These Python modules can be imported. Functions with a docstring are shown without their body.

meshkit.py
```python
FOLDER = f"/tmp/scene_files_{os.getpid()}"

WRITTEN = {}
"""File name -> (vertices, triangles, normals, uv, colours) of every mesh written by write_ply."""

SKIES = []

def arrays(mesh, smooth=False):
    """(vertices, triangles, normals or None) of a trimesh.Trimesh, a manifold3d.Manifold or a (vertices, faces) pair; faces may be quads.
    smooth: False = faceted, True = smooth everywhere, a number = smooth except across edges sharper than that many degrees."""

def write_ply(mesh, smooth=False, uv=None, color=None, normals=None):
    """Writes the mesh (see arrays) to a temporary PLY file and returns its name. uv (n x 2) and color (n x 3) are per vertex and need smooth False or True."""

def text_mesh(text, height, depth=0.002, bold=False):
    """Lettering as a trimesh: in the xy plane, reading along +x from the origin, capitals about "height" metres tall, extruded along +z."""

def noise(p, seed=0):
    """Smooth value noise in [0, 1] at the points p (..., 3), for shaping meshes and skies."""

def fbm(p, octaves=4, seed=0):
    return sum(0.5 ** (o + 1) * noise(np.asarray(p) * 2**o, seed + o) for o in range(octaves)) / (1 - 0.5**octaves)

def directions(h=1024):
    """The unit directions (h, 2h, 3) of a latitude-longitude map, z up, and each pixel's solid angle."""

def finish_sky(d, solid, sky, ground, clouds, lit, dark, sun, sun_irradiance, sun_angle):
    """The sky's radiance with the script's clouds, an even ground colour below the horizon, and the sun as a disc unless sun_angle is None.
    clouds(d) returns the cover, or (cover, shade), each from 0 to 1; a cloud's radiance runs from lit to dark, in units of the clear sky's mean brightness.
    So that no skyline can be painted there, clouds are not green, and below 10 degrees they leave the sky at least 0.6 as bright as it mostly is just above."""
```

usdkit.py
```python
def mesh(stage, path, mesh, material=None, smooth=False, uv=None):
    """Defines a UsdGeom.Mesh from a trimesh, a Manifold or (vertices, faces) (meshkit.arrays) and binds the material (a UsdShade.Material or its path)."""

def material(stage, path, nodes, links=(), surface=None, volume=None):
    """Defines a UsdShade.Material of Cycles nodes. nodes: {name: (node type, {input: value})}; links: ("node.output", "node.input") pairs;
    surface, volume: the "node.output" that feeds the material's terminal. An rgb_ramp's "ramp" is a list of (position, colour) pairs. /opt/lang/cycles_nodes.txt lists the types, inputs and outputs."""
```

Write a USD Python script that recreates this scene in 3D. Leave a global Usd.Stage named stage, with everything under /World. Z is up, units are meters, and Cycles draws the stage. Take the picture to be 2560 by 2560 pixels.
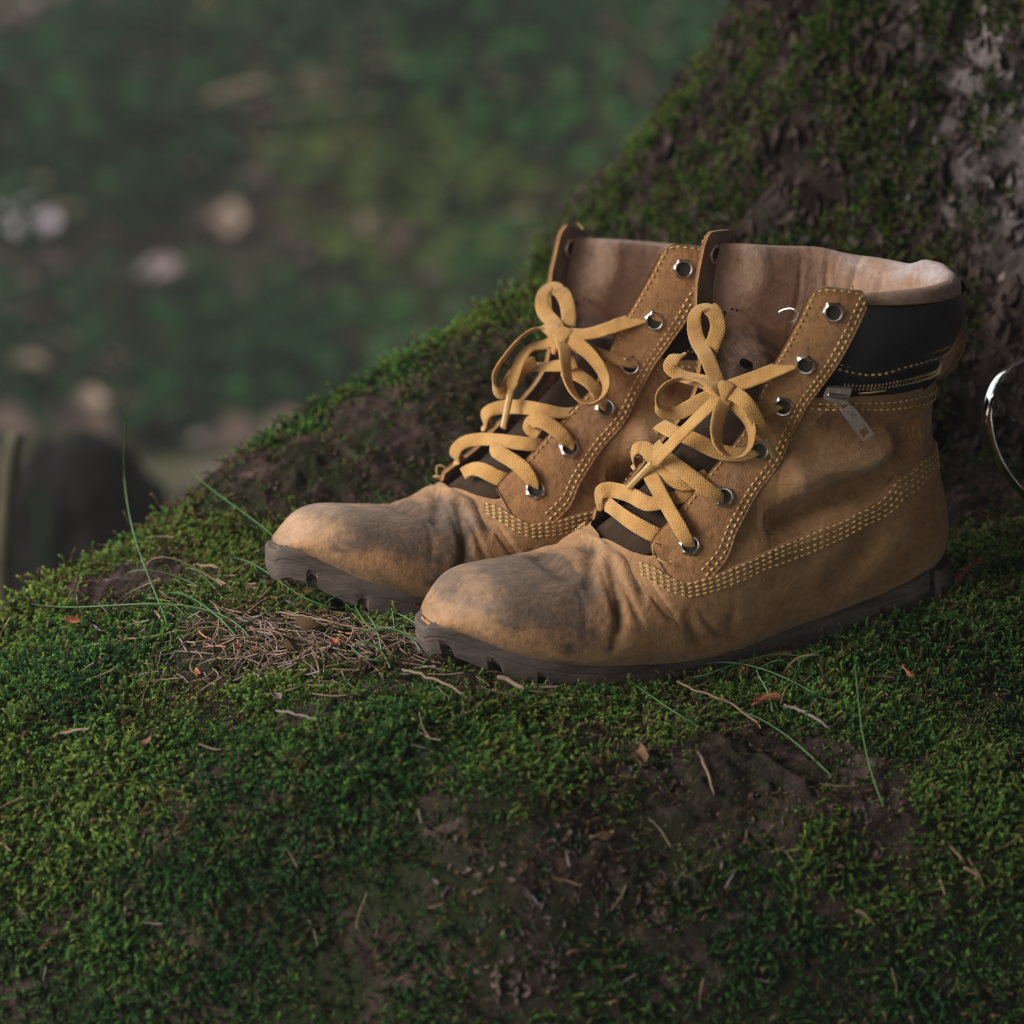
import math, numpy as np, trimesh, usdkit, meshkit
from pxr import Usd, UsdGeom, UsdLux, UsdShade, Sdf, Gf, Vt
from scipy.interpolate import CubicSpline, PchipInterpolator, RBFInterpolator, RegularGridInterpolator

stage = Usd.Stage.CreateInMemory()
UsdGeom.SetStageUpAxis(stage, 'Z'); UsdGeom.SetStageMetersPerUnit(stage, 1.0)
UsdGeom.Xform.Define(stage, '/World')
RNG = np.random.default_rng(11)

# ------------------------------------------------------------------ camera
CAM = np.array([0.0, -1.8794, 0.7640]); PITCH = math.radians(20.0)
FOCAL, APER = 85.47, 24.0
cam = UsdGeom.Camera.Define(stage, '/World/camera')
cam.CreateFocalLengthAttr(FOCAL); cam.CreateHorizontalApertureAttr(APER); cam.CreateVerticalApertureAttr(APER)
cam.CreateFStopAttr(4.0); cam.CreateFocusDistanceAttr(1.90)
cam.CreateClippingRangeAttr(Gf.Vec2f(0.05, 500.0))
cam.CreateExposureAttr(1.62)
cam.AddTranslateOp().Set(Gf.Vec3d(*CAM)); cam.AddRotateXOp().Set(90.0 - math.degrees(PITCH))

# ------------------------------------------------------------------ sky and sun
SUN = np.array([-0.74, -0.30, 0.66]); SUN /= np.linalg.norm(SUN)
SUN_EL, SUN_ROT = math.asin(SUN[2]), math.atan2(SUN[0], SUN[1])
sky_mat = usdkit.material(stage, '/World/Looks/sky_air', {
    'tc': ('texture_coordinate', {}),
    's': ('sky_texture', {'sky_type': 'single_scattering', 'sun_disc': False, 'sun_elevation': SUN_EL, 'sun_rotation': SUN_ROT}),
    'cloud': ('noise_texture', {'scale': 2.2, 'detail': 5.0, 'roughness': 0.55}),
    'cover': ('rgb_ramp', {'ramp': [(0.30, (0.55, 0.55, 0.55)), (0.6, (0.95, 0.95, 0.95))]}),
    'm': ('mix', {'mix_type': 'mix', 'color2': (4.6, 4.5, 4.4)}),
    'b': ('background_shader', {'strength': 0.11}),
}, [('tc.generated', 'cloud.vector'), ('cloud.fac', 'cover.fac'), ('cover.color', 'm.fac'), ('s.color', 'm.color1'), ('m.color', 'b.color')], surface='b.background')
sky = UsdLux.DomeLight.Define(stage, '/World/sky')
UsdShade.MaterialBindingAPI.Apply(sky.GetPrim()).Bind(sky_mat)
sun = UsdLux.DistantLight.Define(stage, '/World/sun')
sun.CreateIntensityAttr(0.70); sun.CreateAngleAttr(48.0); sun.CreateNormalizeAttr(True); sun.CreateColorAttr(Gf.Vec3f(1.0, 0.93, 0.84))
zax = SUN; xax = np.cross([0, 0, 1.0], zax); xax /= np.linalg.norm(xax); yax = np.cross(zax, xax)
sun.AddTransformOp().Set(Gf.Matrix4d(*xax, 0, *yax, 0, *zax, 0, 0, 0, 5, 1))

# ------------------------------------------------------------------ helpers
taken = {}
def path_for(name, parent=None):
    base = (str(parent.GetPath()) if parent else '/World') + '/' + name
    n = taken.get(base, -1) + 1; taken[base] = n
    return base if n == 0 else f'{base}_{n:03d}'
def tag(o, label=None, cat=None, group=None, kind=None):
    for k, v in (('label', label), ('category', cat), ('group', group), ('kind', kind)):
        if v: o.SetCustomDataByKey(k, v)
    return o
def thing(name, label, cat, group=None, matrix=None):
    x = UsdGeom.Xform.Define(stage, path_for(name))
    if matrix is not None: x.AddTransformOp().Set(matrix)
    return tag(x.GetPrim(), label, cat, group)
def obj(name, mesh, mat, parent=None, smooth=35, attrs=None, uv=None, kind=None, label=None):
    m = usdkit.mesh(stage, path_for(name, parent), mesh, mat, smooth=smooth, uv=uv)
    for k, v in (attrs or {}).items():
        UsdGeom.PrimvarsAPI(m).CreatePrimvar(k, Sdf.ValueTypeNames.FloatArray, 'vertex').Set(Vt.FloatArray.FromNumpy(np.asarray(v, np.float32)))
    p = m.GetPrim()
    return tag(p, label, None, None, kind)
def matrix(R, t):
    return Gf.Matrix4d(*R[:, 0], 0, *R[:, 1], 0, *R[:, 2], 0, *t, 1)
def cat(parts):
    v, f, n = [], [], 0
    for a, b in parts:
        v.append(a); f.append(np.asarray(b) + n); n += len(a)
    return np.vstack(v), np.vstack(f)
def grid(p, flip=False, closed_cols=False):
    """(rows, cols, 3) points as a triangle sheet."""
    a, b = p.shape[:2]
    i, j = np.meshgrid(np.arange(a - 1), np.arange(b if closed_cols else b - 1), indexing='ij')
    k = (j + 1) % b
    q = np.stack([i * b + j, i * b + k, (i + 1) * b + k, (i + 1) * b + j], -1).reshape(-1, 4)
    if flip: q = q[:, ::-1]
    return p.reshape(-1, 3), np.vstack([q[:, [0, 1, 2]], q[:, [0, 2, 3]]])
def slab(outer, inner):
    """A closed sheet of some thickness between two grids."""
    a, b = outer.shape[:2]
    vo, fo = grid(outer); vi, fi = grid(inner, True)
    edge = [(i, 0) for i in range(a)] + [(a - 1, j) for j in range(1, b)] + [(i, b - 1) for i in range(a - 2, -1, -1)] + [(0, j) for j in range(b - 2, 0, -1)]
    e = np.array([i * b + j for i, j in edge]); e2 = np.roll(e, -1); m = a * b
    side = np.vstack([np.stack([e, e2 + m, e2], 1), np.stack([e, e + m, e2 + m], 1)])
    f = np.vstack([fo, fi + m, side])
    return np.vstack([vo, vi]), f
def norm(v): return v / (np.linalg.norm(v, axis=-1, keepdims=True) + 1e-12)
def spline(pts, n, closed=False):
    p = np.asarray(pts, float)
    d = np.r_[0, np.cumsum(np.sqrt(np.linalg.norm(np.diff(p, axis=0), axis=1)))]
    return CubicSpline(d, p)(np.linspace(0, d[-1], n)) if len(p) > 2 else p[0] + np.linspace(0, 1, n)[:, None] * (p[-1] - p[0])
def resample(p, step):
    p = np.asarray(p); s = np.r_[0, np.cumsum(np.linalg.norm(np.diff(p, axis=0), axis=1))]
    n = max(2, int(round(s[-1] / step)) + 1); t = np.linspace(0, s[-1], n)
    return np.stack([np.interp(t, s, p[:, k]) for k in range(p.shape[1])], 1)
def tube(p, r, sides=6, cap=True):
    p = np.asarray(p, float); t = norm(np.gradient(p, axis=0)); r = np.broadcast_to(r, (len(p),))
    a = np.zeros_like(p); ref = np.array([0, 0, 1.0]) if abs(t[0, 2]) < 0.9 else np.array([1.0, 0, 0])
    a[0] = norm(np.cross(t[0], ref))
    for i in range(1, len(p)): a[i] = norm(a[i - 1] - t[i] * (a[i - 1] @ t[i]))
    b = np.cross(t, a); g = np.arange(sides) * 2 * np.pi / sides
    v = p[:, None] + r[:, None, None] * (np.cos(g)[None, :, None] * a[:, None] + np.sin(g)[None, :, None] * b[:, None])
    V, F = grid(v, closed_cols=True)
    if cap:
        n = len(V); V = np.vstack([V, p[0], p[-1]]); j = np.arange(sides); k = (j + 1) % sides; o = (len(p) - 1) * sides
        F = np.vstack([F, np.stack([np.full(sides, n), k, j], 1), np.stack([np.full(sides, n + 1), o + j, o + k], 1)])
    return V, F
def ribbon(p, nrm, width, thick, sides=12, roll=None, uvscale=None):
    """A flat lace: superellipse section swept along p, flat face along nrm."""
    p = np.asarray(p, float); t = norm(np.gradient(p, axis=0)); n = norm(nrm - t * (nrm * t).sum(-1, keepdims=True)); b = np.cross(t, n)
    if roll is not None:
        c, s = np.cos(roll)[:, None], np.sin(roll)[:, None]; n, b = c * n + s * b, c * b - s * n
    g = np.arange(sides) * 2 * np.pi / sides
    cx = np.sign(np.cos(g)) * np.abs(np.cos(g)) ** 0.75; cy = np.sign(np.sin(g)) * np.abs(np.sin(g)) ** 0.75
    w = np.broadcast_to(width, (len(p),))[:, None, None] / 2; h = np.broadcast_to(thick, (len(p),))[:, None, None] / 2
    v = p[:, None] + w * cx[None, :, None] * b[:, None] + h * cy[None, :, None] * n[:, None]
    V, F = grid(v, closed_cols=True); k = len(V)
    V = np.vstack([V, p[0], p[-1]]); j = np.arange(sides); o = (len(p) - 1) * sides
    F = np.vstack([F, np.stack([np.full(sides, k), (j + 1) % sides, j], 1), np.stack([np.full(sides, k + 1), o + j, o + (j + 1) % sides], 1)])
    L = np.r_[0, np.cumsum(np.linalg.norm(np.diff(p, axis=0), axis=1))]
    uv = np.stack([np.repeat(L, sides), np.tile(cx, len(p)) * float(np.mean(width)) / 2], 1)
    uv = np.vstack([uv, [0, 0], [L[-1], 0]])
    return V, F, uv
FW = np.array([0, math.cos(PITCH), -math.sin(PITCH)]); RT = np.array([1.0, 0, 0]); UP = np.cross(RT, FW); KPX = FOCAL / APER * 2560
def ray(px, py):
    return FW + (np.asarray(px, float)[..., None] - 1280) / KPX * RT + (1280 - np.asarray(py, float)[..., None]) / KPX * UP
def at_y(px, py, Y):
    r = ray(px, py); return CAM + r * ((np.asarray(Y, float) - CAM[1]) / r[..., 1])[..., None]
def project(x):
    d = np.asarray(x) - CAM; z = d @ FW
    return np.stack([1280 + KPX * (d @ RT) / z, 1280 - KPX * (d @ UP) / z], -1), z

# ------------------------------------------------------------------ materials
def M(name, nodes, links, surface): return usdkit.material(stage, '/World/Looks/' + name, nodes, links, surface=surface)
def noisy(name, stops, scale, rough=0.8, bump=0.3, bump_scale=None, bump_dist=0.001, detail=6.0, space='object', spec=0.3, extra=None, stretch=(1, 1, 1), **p):
    """Base colour from a noise ramp, relief from a finer noise."""
    nodes = {'tc': ('texture_coordinate', {}), 'g': ('geometry', {}), 'mp': ('mapping', {'scale': stretch}),
             'n': ('noise_texture', {'scale': scale, 'detail': detail, 'roughness': 0.62}), 'r': ('rgb_ramp', {'ramp': stops}),
             'n2': ('noise_texture', {'scale': bump_scale or scale * 6, 'detail': 4.0, 'roughness': 0.6}),
             'b': ('bump', {'strength': bump, 'distance': bump_dist}),
             'p': ('principled_bsdf', {'roughness': rough, 'specular_ior_level': spec, **p})}
    src = 'tc.object' if space == 'object' else 'g.position'
    return M(name, nodes, [(src, 'mp.vector'), ('mp.vector', 'n.vector'), ('mp.vector', 'n2.vector'), ('n.fac', 'r.fac'), ('r.color', 'p.base_color'), ('n2.fac', 'b.height'), ('b.normal', 'p.normal')], 'p.BSDF')
def leather(name, lo, hi, dirt, pale, rough=0.85, grain=1400, sheen=0.12, streak=(60, 140, 60)):
    """Nubuck: mottled tan, with the grime, pale scuffs and rubbed folds that the vertices carry."""
    return M(name, {
        'tc': ('texture_coordinate', {}),
        'n': ('noise_texture', {'scale': 38.0, 'detail': 8.0, 'roughness': 0.65}),
        'r': ('rgb_ramp', {'ramp': [(0.28, lo), (0.72, hi)]}),
        'mp': ('mapping', {'scale': streak}), 'ns': ('noise_texture', {'scale': 1.0, 'detail': 7.0, 'roughness': 0.7}),
        'ad': ('attribute', {'attribute': 'grime'}), 'ap': ('attribute', {'attribute': 'scuff'}),
        'dm': ('math', {'math_type': 'multiply_add', 'value2': 2.2, 'value3': -1.1}), 'da': ('math', {'math_type': 'add', 'use_clamp': True}),
        'dmul': ('math', {'math_type': 'multiply', 'use_clamp': True}),
        'pm': ('math', {'math_type': 'multiply_add', 'value2': 1.6, 'value3': -0.8}), 'pa': ('math', {'math_type': 'add', 'use_clamp': True}), 'pmul': ('math', {'math_type': 'multiply', 'use_clamp': True}),
        'c1': ('mix', {'mix_type': 'mix', 'color2': dirt}), 'c2': ('mix', {'mix_type': 'mix', 'color2': pale}),
        'sp': ('voronoi_texture', {'scale': 150.0, 'randomness': 1.0}), 'spr': ('rgb_ramp', {'ramp': [(0.0, (0.35, 0.3, 0.28)), (0.06, (0.5, 0.45, 0.42)), (0.10, (1, 1, 1))]}),
        'c3': ('mix', {'mix_type': 'multiply', 'fac': 0.6}),
        'g1': ('noise_texture', {'scale': float(grain), 'detail': 3.0, 'roughness': 0.6}), 'g2': ('noise_texture', {'scale': 260.0, 'detail': 5.0, 'roughness': 0.6}),
        'gm': ('math', {'math_type': 'multiply_add', 'value2': 2.6}), 'mw': ('mapping', {'scale': (1.0, 0.35, 0.6)}), 'g3': ('noise_texture', {'type': 'ridged_multifractal', 'scale': 95.0, 'detail': 6.0, 'roughness': 0.55}), 'gw': ('math', {'math_type': 'multiply_add', 'value2': -0.55}),
        'gr': ('rgb_ramp', {'ramp': [(0.25, (0.72, 0.70, 0.68)), (0.6, (1.06, 1.06, 1.06))]}), 'c4': ('mix', {'mix_type': 'multiply', 'fac': 1.0}),
        'b': ('bump', {'strength': 0.7, 'distance': 0.0006}),
        'p': ('principled_bsdf', {'roughness': rough, 'specular_ior_level': 0.22, 'sheen_weight': sheen, 'sheen_roughness': 0.5, 'sheen_tint': (1, 0.9, 0.8)}),
    }, [('tc.object', 'n.vector'), ('tc.object', 'mp.vector'), ('mp.vector', 'ns.vector'), ('tc.object', 'sp.vector'), ('tc.object', 'g1.vector'), ('tc.object', 'g2.vector'),
        ('n.fac', 'r.fac'), ('ns.fac', 'dm.value1'), ('ad.fac', 'da.value1'), ('dm.value', 'da.value2'), ('da.value', 'dmul.value1'), ('ad.fac', 'dmul.value2'),
        ('n.fac', 'pm.value1'), ('pm.value', 'pa.value1'), ('ap.fac', 'pa.value2'), ('pa.value', 'pmul.value1'), ('ap.fac', 'pmul.value2'),
        ('r.color', 'c1.color1'), ('dmul.value', 'c1.fac'), ('c1.color', 'c2.color1'), ('pmul.value', 'c2.fac'),
        ('sp.distance', 'spr.fac'), ('c2.color', 'c3.color1'), ('spr.color', 'c3.color2'),
        ('g2.fac', 'gr.fac'), ('c3.color', 'c4.color1'), ('gr.color', 'c4.color2'), ('c4.color', 'p.base_color'),
        ('g2.fac', 'gm.value1'), ('g1.fac', 'gm.value3'), ('tc.object', 'mw.vector'), ('mw.vector', 'g3.vector'), ('g3.fac', 'gw.value1'), ('gm.value', 'gw.value3'), ('gw.value', 'b.height'), ('b.normal', 'p.normal')], 'p.BSDF')

TAN = leather('tan_nubuck', (0.265, 0.140, 0.062), (0.405, 0.230, 0.112), (0.076, 0.050, 0.036), (0.42, 0.30, 0.22))
TAN2 = leather('tan_nubuck_facing', (0.270, 0.132, 0.055), (0.390, 0.205, 0.088), (0.080, 0.055, 0.045), (0.42, 0.30, 0.24))
LINING = leather('pink_brown_lining_leather', (0.320, 0.185, 0.120), (0.460, 0.295, 0.210), (0.050, 0.032, 0.024), (0.46, 0.40, 0.42), rough=0.46, grain=2200, sheen=0.1, streak=(200, 60, 200))
INSIDE = noisy('rough_leather_inside', [(0.3, (0.10, 0.075, 0.062)), (0.7, (0.19, 0.150, 0.128))], 60, 0.8, 0.4, 700, 0.0006)
BLACK = noisy('black_collar_leather', [(0.3, (0.012, 0.012, 0.016)), (0.7, (0.028, 0.028, 0.038))], 40, 0.42, 0.35, 420, 0.0005, spec=0.5)
TONGUE = noisy('dark_tongue_leather', [(0.3, (0.022, 0.014, 0.010)), (0.7, (0.052, 0.033, 0.022))], 50, 0.95, 0.5, 500, 0.0008, spec=0.08)
TAPE = noisy('black_zip_tape', [(0.3, (0.010, 0.010, 0.013)), (0.7, (0.022, 0.022, 0.028))], 300, 0.8, 0.4, 1500, 0.0004)
RUBBER = noisy('dusty_brown_rubber', [(0.30, (0.045, 0.034, 0.029)), (0.48, (0.085, 0.066, 0.058)), (0.62, (0.120, 0.094, 0.084)), (0.75, (0.180, 0.145, 0.130))], 60, 0.9, 0.7, 420, 0.0008, stretch=(0.5, 0.5, 2.2))
RUBBER_DARK = noisy('dark_heel_rubber', [(0.3, (0.022, 0.017, 0.014)), (0.7, (0.060, 0.046, 0.039))], 45, 0.8, 0.5, 350, 0.0008)
THREAD = noisy('yellow_tan_thread', [(0.3, (0.42, 0.27, 0.09)), (0.7, (0.62, 0.43, 0.19))], 260, 0.7, 0.3, 3000, 0.0002)
THREAD_DARK = noisy('brown_lining_thread', [(0.3, (0.05, 0.03, 0.02)), (0.7, (0.09, 0.055, 0.04))], 260, 0.7, 0.3, 3000, 0.0002)
STEEL = noisy('nickel_steel', [(0.3, (0.44, 0.39, 0.37)), (0.7, (0.66, 0.61, 0.59))], 120, 0.27, 0.08, 900, 0.0002, metallic=1.0)
STEEL_DULL = noisy('worn_zinc', [(0.3, (0.30, 0.28, 0.26)), (0.7, (0.52, 0.50, 0.47))], 200, 0.35, 0.25, 900, 0.0003, metallic=1.0)
ZINC = noisy('satin_zinc', [(0.3, (0.36, 0.30, 0.27)), (0.7, (0.52, 0.45, 0.41))], 200, 0.38, 0.2, 900, 0.0003, metallic=0.55)
BRASS = noisy('brass_teeth', [(0.3, (0.42, 0.30, 0.15)), (0.7, (0.62, 0.47, 0.26))], 200, 0.35, 0.2, 900, 0.0003, metallic=0.5)
CHROME = noisy('polished_chrome', [(0.3, (0.80, 0.79, 0.79)), (0.7, (0.90, 0.89, 0.88))], 30, 0.07, 0.03, 300, 0.0002, metallic=1.0)
HOLE_SHADE = noisy('hole_shade', [(0.3, (0.02, 0.015, 0.012)), (0.7, (0.035, 0.027, 0.02))], 300, 0.9)
AGLET = noisy('clear_tan_aglet', [(0.3, (0.42, 0.27, 0.10)), (0.7, (0.55, 0.38, 0.17))], 100, 0.22, 0.05, spec=0.6)
def lace_material(name, lo, hi):
    return M(name, {
        'u': ('uvmap', {}), 'mp': ('mapping', {'scale': (1, 1, 1), 'rotation': (0, 0, 0.785)}),
        'v': ('voronoi_texture', {'scale': 900.0, 'randomness': 0.35, 'dimensions': '2D'}), 'vr': ('math', {'math_type': 'multiply', 'value2': -1.0}),
        'tc': ('texture_coordinate', {}), 'n': ('noise_texture', {'scale': 70.0, 'detail': 6.0}), 'r': ('rgb_ramp', {'ramp': [(0.3, lo), (0.7, hi)]}),
        'n3': ('noise_texture', {'scale': 24.0, 'detail': 7.0, 'roughness': 0.7}), 'r3': ('rgb_ramp', {'ramp': [(0.0, (0.24, 0.21, 0.18)), (0.30, (0.45, 0.40, 0.36)), (0.46, (0.9, 0.88, 0.86)), (0.6, (1, 1, 1))]}), 'c3': ('mix', {'mix_type': 'multiply', 'fac': 0.8}),
        'vm': ('rgb_ramp', {'ramp': [(0.0, (1.12, 1.12, 1.12)), (0.6, (0.75, 0.72, 0.70))]}), 'c': ('mix', {'mix_type': 'multiply', 'fac': 0.8}),
        'b': ('bump', {'strength': 0.9, 'distance': 0.0005}),
        'p': ('principled_bsdf', {'roughness': 0.9, 'specular_ior_level': 0.15, 'sheen_weight': 0.3, 'sheen_roughness': 0.6, 'sheen_tint': (1, 0.85, 0.6)}),
    }, [('u.UV', 'mp.vector'), ('mp.vector', 'v.vector'), ('v.distance', 'vr.value1'), ('vr.value', 'b.height'), ('tc.object', 'n.vector'), ('tc.object', 'n3.vector'), ('n.fac', 'r.fac'), ('n3.fac', 'r3.fac'),
        ('r.color', 'c3.color1'), ('r3.color', 'c3.color2'), ('v.distance', 'vm.fac'), ('c3.color', 'c.color1'), ('vm.color', 'c.color2'), ('c.color', 'p.base_color'), ('b.normal', 'p.normal')], 'p.BSDF')
LACE = lace_material('woven_ochre_lace', (0.41, 0.215, 0.062), (0.58, 0.335, 0.115))

# ------------------------------------------------------------------ the boot's last: (t, u) -> point; t runs toe -> collar, u from the top of the foot round its side
CT = np.array([
 [.2875, .0619, .2913, .0564, .0081, 2.0, 2.0], [.2789, .0696, .2818, .0563, .0214, 2.0, 2.3], [.2658, .0772, .2601, .0444, .0370, 2.0, 2.6],
 [.2408, .0757, .2313, .0331, .0479, 2.1, 2.8], [.2103, .0774, .1901, .0250, .0543, 2.0, 2.8], [.1828, .0923, .1433, .0192, .0533, 2.0, 2.8],
 [.1610, .1173, .0887, .0221, .0490, 2.0, 2.6], [.1454, .1392, .0341, .0263, .0449, 2.0, 2.4], [.1355, .1548, -.0012, .0432, .0446, 2.1, 2.3],
 [.1291, .1692, .0003, .0816, .0480, 2.2, 2.3], [.1240, .1829, .0067, .1193, .0549, 2.2, 2.3], [.1189, .1971, .0035, .1558, .0618, 2.2, 2.3],
 [.1134, .2119, -.0055, .1957, .0659, 2.2, 2.3]])
_cs = CubicSpline(np.arange(13), CT); _pw = PchipInterpolator(np.arange(13), CT[:, 4])
def base(t, u):
    t, u = np.broadcast_arrays(np.asarray(t, float), np.asarray(u, float))
    tc = np.clip(t, 0, 12); over = np.maximum(t - 12, 0)[..., None]
    c = _cs(tc) + over * _cs(12.0, 1); W = np.where(t > 12, _pw(12.0) + (t - 12) * 0.0035, _pw(tc))
    C = (c[..., 0:2] + c[..., 2:4]) / 2; A = (c[..., 0:2] - c[..., 2:4]) / 2
    co, si = np.cos(u), np.sin(u); n = np.where(co > 0, c[..., 5], c[..., 6])
    ca = np.sign(co) * np.abs(co) ** (2 / n); sa = np.sign(si) * np.abs(si) ** (2 / n)
    return np.stack([C[..., 0] + A[..., 0] * ca, W * sa, C[..., 1] + A[..., 1] * ca], -1)
def P(t, u, off=0.0):
    """A point of the last, lifted by off along its outward normal."""
    e = 2e-3
    p = base(t, u); du = base(t, np.asarray(u) + e) - base(t, np.asarray(u) - e); dt = base(np.asarray(t) + e, u) - base(np.maximum(np.asarray(t) - e, 0), u)
    n = norm(np.cross(dt, du)); c = _cs(np.clip(np.asarray(t, float), 0, 12)); ctr = np.stack(np.broadcast_arrays((c[..., 0] + c[..., 2]) / 2, 0 * c[..., 0], (c[..., 1] + c[..., 3]) / 2), -1)
    n = n * np.sign(((p - ctr) * n).sum(-1, keepdims=True))
    return p + n * np.asarray(off)[..., None]
def curve(pts): 
    a = np.array(pts, float); return PchipInterpolator(a[:, 0], a[:, 1], extrapolate=True)
inner_u = curve([(4.9, .66), (5.26, .59), (5.69, .615), (6.75, .655), (8.5, .71), (10.26, .785), (10.85, .82), (12.6, .90)])
outer_u = curve([(4.9, 1.33), (5.65, 1.28), (6.1, 1.15), (7.0, 1.045), (8.0, 1.03), (9.0, 1.10), (10.0, 1.19), (11.0, 1.26), (12.6, 1.33)])
throat_u = curve([(4.3, .0), (4.62, .02), (4.8, .5), (5.0, .70), (5.4, .74), (6.75, .74), (8.5, .79), (10.3, .87), (12.0, .97)])
SEAM_U = np.array([(4.60, .0), (4.62, .30), (4.70, .60), (4.84, .80), (4.93, 1.0), (5.05, 1.18), (5.45, 1.31), (5.96, 1.42), (6.8, 1.53), (7.7, 1.61), (8.69, 1.80), (9.3, 2.15), (9.66, 2.60), (9.82, math.pi)])
SEAM_L = np.array([(4.44, .0), (4.46, .40), (4.56, .75), (4.68, .98), (4.78, 1.18), (4.95, 1.34), (5.35, 1.47), (5.80, 1.56), (6.64, 1.645), (7.6, 1.71), (8.45, 1.90), (9.0, 2.20), (9.28, 2.62), (9.42, math.pi)])
seam_u = lambda t: np.interp(t, SEAM_U[:, 0], SEAM_U[:, 1], left=0.0)
quarter_top = curve([(.3, 9.3), (1.0, 9.45), (1.2, 9.62), (1.42, 9.93), (1.64, 10.22), (2.1, 10.58), (2.5, 10.72), (math.pi, 10.8)])
collar_low = curve([(.3, 10.3), (1.0, 10.35), (1.24, 10.42), (1.48, 10.47), (1.78, 10.80), (2.1, 10.98), (2.5, 11.06), (math.pi, 11.1)])
fold = lambda u: np.where(u > math.pi, 2 * math.pi - u, u)          # both sides of the boot share the curves
rim_line = PchipInterpolator([0, 2.75, 3.15, 3.35, 3.7, 4.4, 5.2, 7], [12, 12, 11.97, 11.86, 11.80, 11.84, 11.95, 12])
VALLEYS = [  # creases in (t, u): points, depth, half width, mirrored too
 ([(6.45, 1.28), (6.99, 1.40), (7.49, 1.47), (8.09, 1.57), (8.61, 1.70), (9.3, 1.95), (9.8, 2.3)], .0125, .0072),
 ([(9.15, 1.25), (9.14, 1.38), (9.27, 1.55), (9.56, 1.81), (9.98, 2.27)], .0085, .0056),
 ([(7.3, 1.1), (7.75, 1.25), (8.35, 1.42), (8.9, 1.7), (9.5, 2.0)], -.0080, .0098),
 ([(7.69, 1.81), (7.15, 1.87), (6.79, 1.94), (6.39, 1.96)], .0048, .0080),
 ([(6.52, 1.05), (6.36, 1.18), (6.01, 1.26)], .0020, .005)]
CREASES = [  # flex folds over the toe joint, each side
 ([(4.95, .20), (4.72, .50), (4.52, .85), (4.40, 1.1)], .0028, .0030), ([(4.52, .30), (4.18, .72), (3.92, 1.2), (3.75, 1.6)], .0027, .0028), ([(4.63, .85), (4.56, 1.2), (4.66, 1.55)], .0021, .0026),
 ([(4.33, -.25), (4.30, .12), (3.98, .44), (3.72, .85)], .0030, .0038), ([(4.66, -.5), (4.68, -.1), (4.90, .22)], .0018, .0030), ([(3.72, -.5), (3.62, 0), (3.72, .5)], .0024, .0060),
 ([(4.1, .9), (3.85, 1.3), (3.6, 1.75)], .0015, .0022), ([(4.9, 1.45), (4.75, 1.75), (4.9, 2.0)], .0018, .0030), ([(5.4, 1.65), (5.2, 1.9), (5.3, 2.1)], .0015, .0030),
 ([(4.42, .45), (4.22, .95), (4.12, 1.45)], .0012, .0016), ([(4.25, .35), (3.98, .85), (3.82, 1.3)], .0010, .0014), ([(4.74, .62), (4.62, 1.0), (4.58, 1.4)], .0011, .0015), ([(3.62, .55), (3.48, 1.0), (3.3, 1.4)], .0008, .0018), ([(5.0, 1.5), (5.02, 1.75), (5.2, 2.0)], .0010, .0018)]
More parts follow.
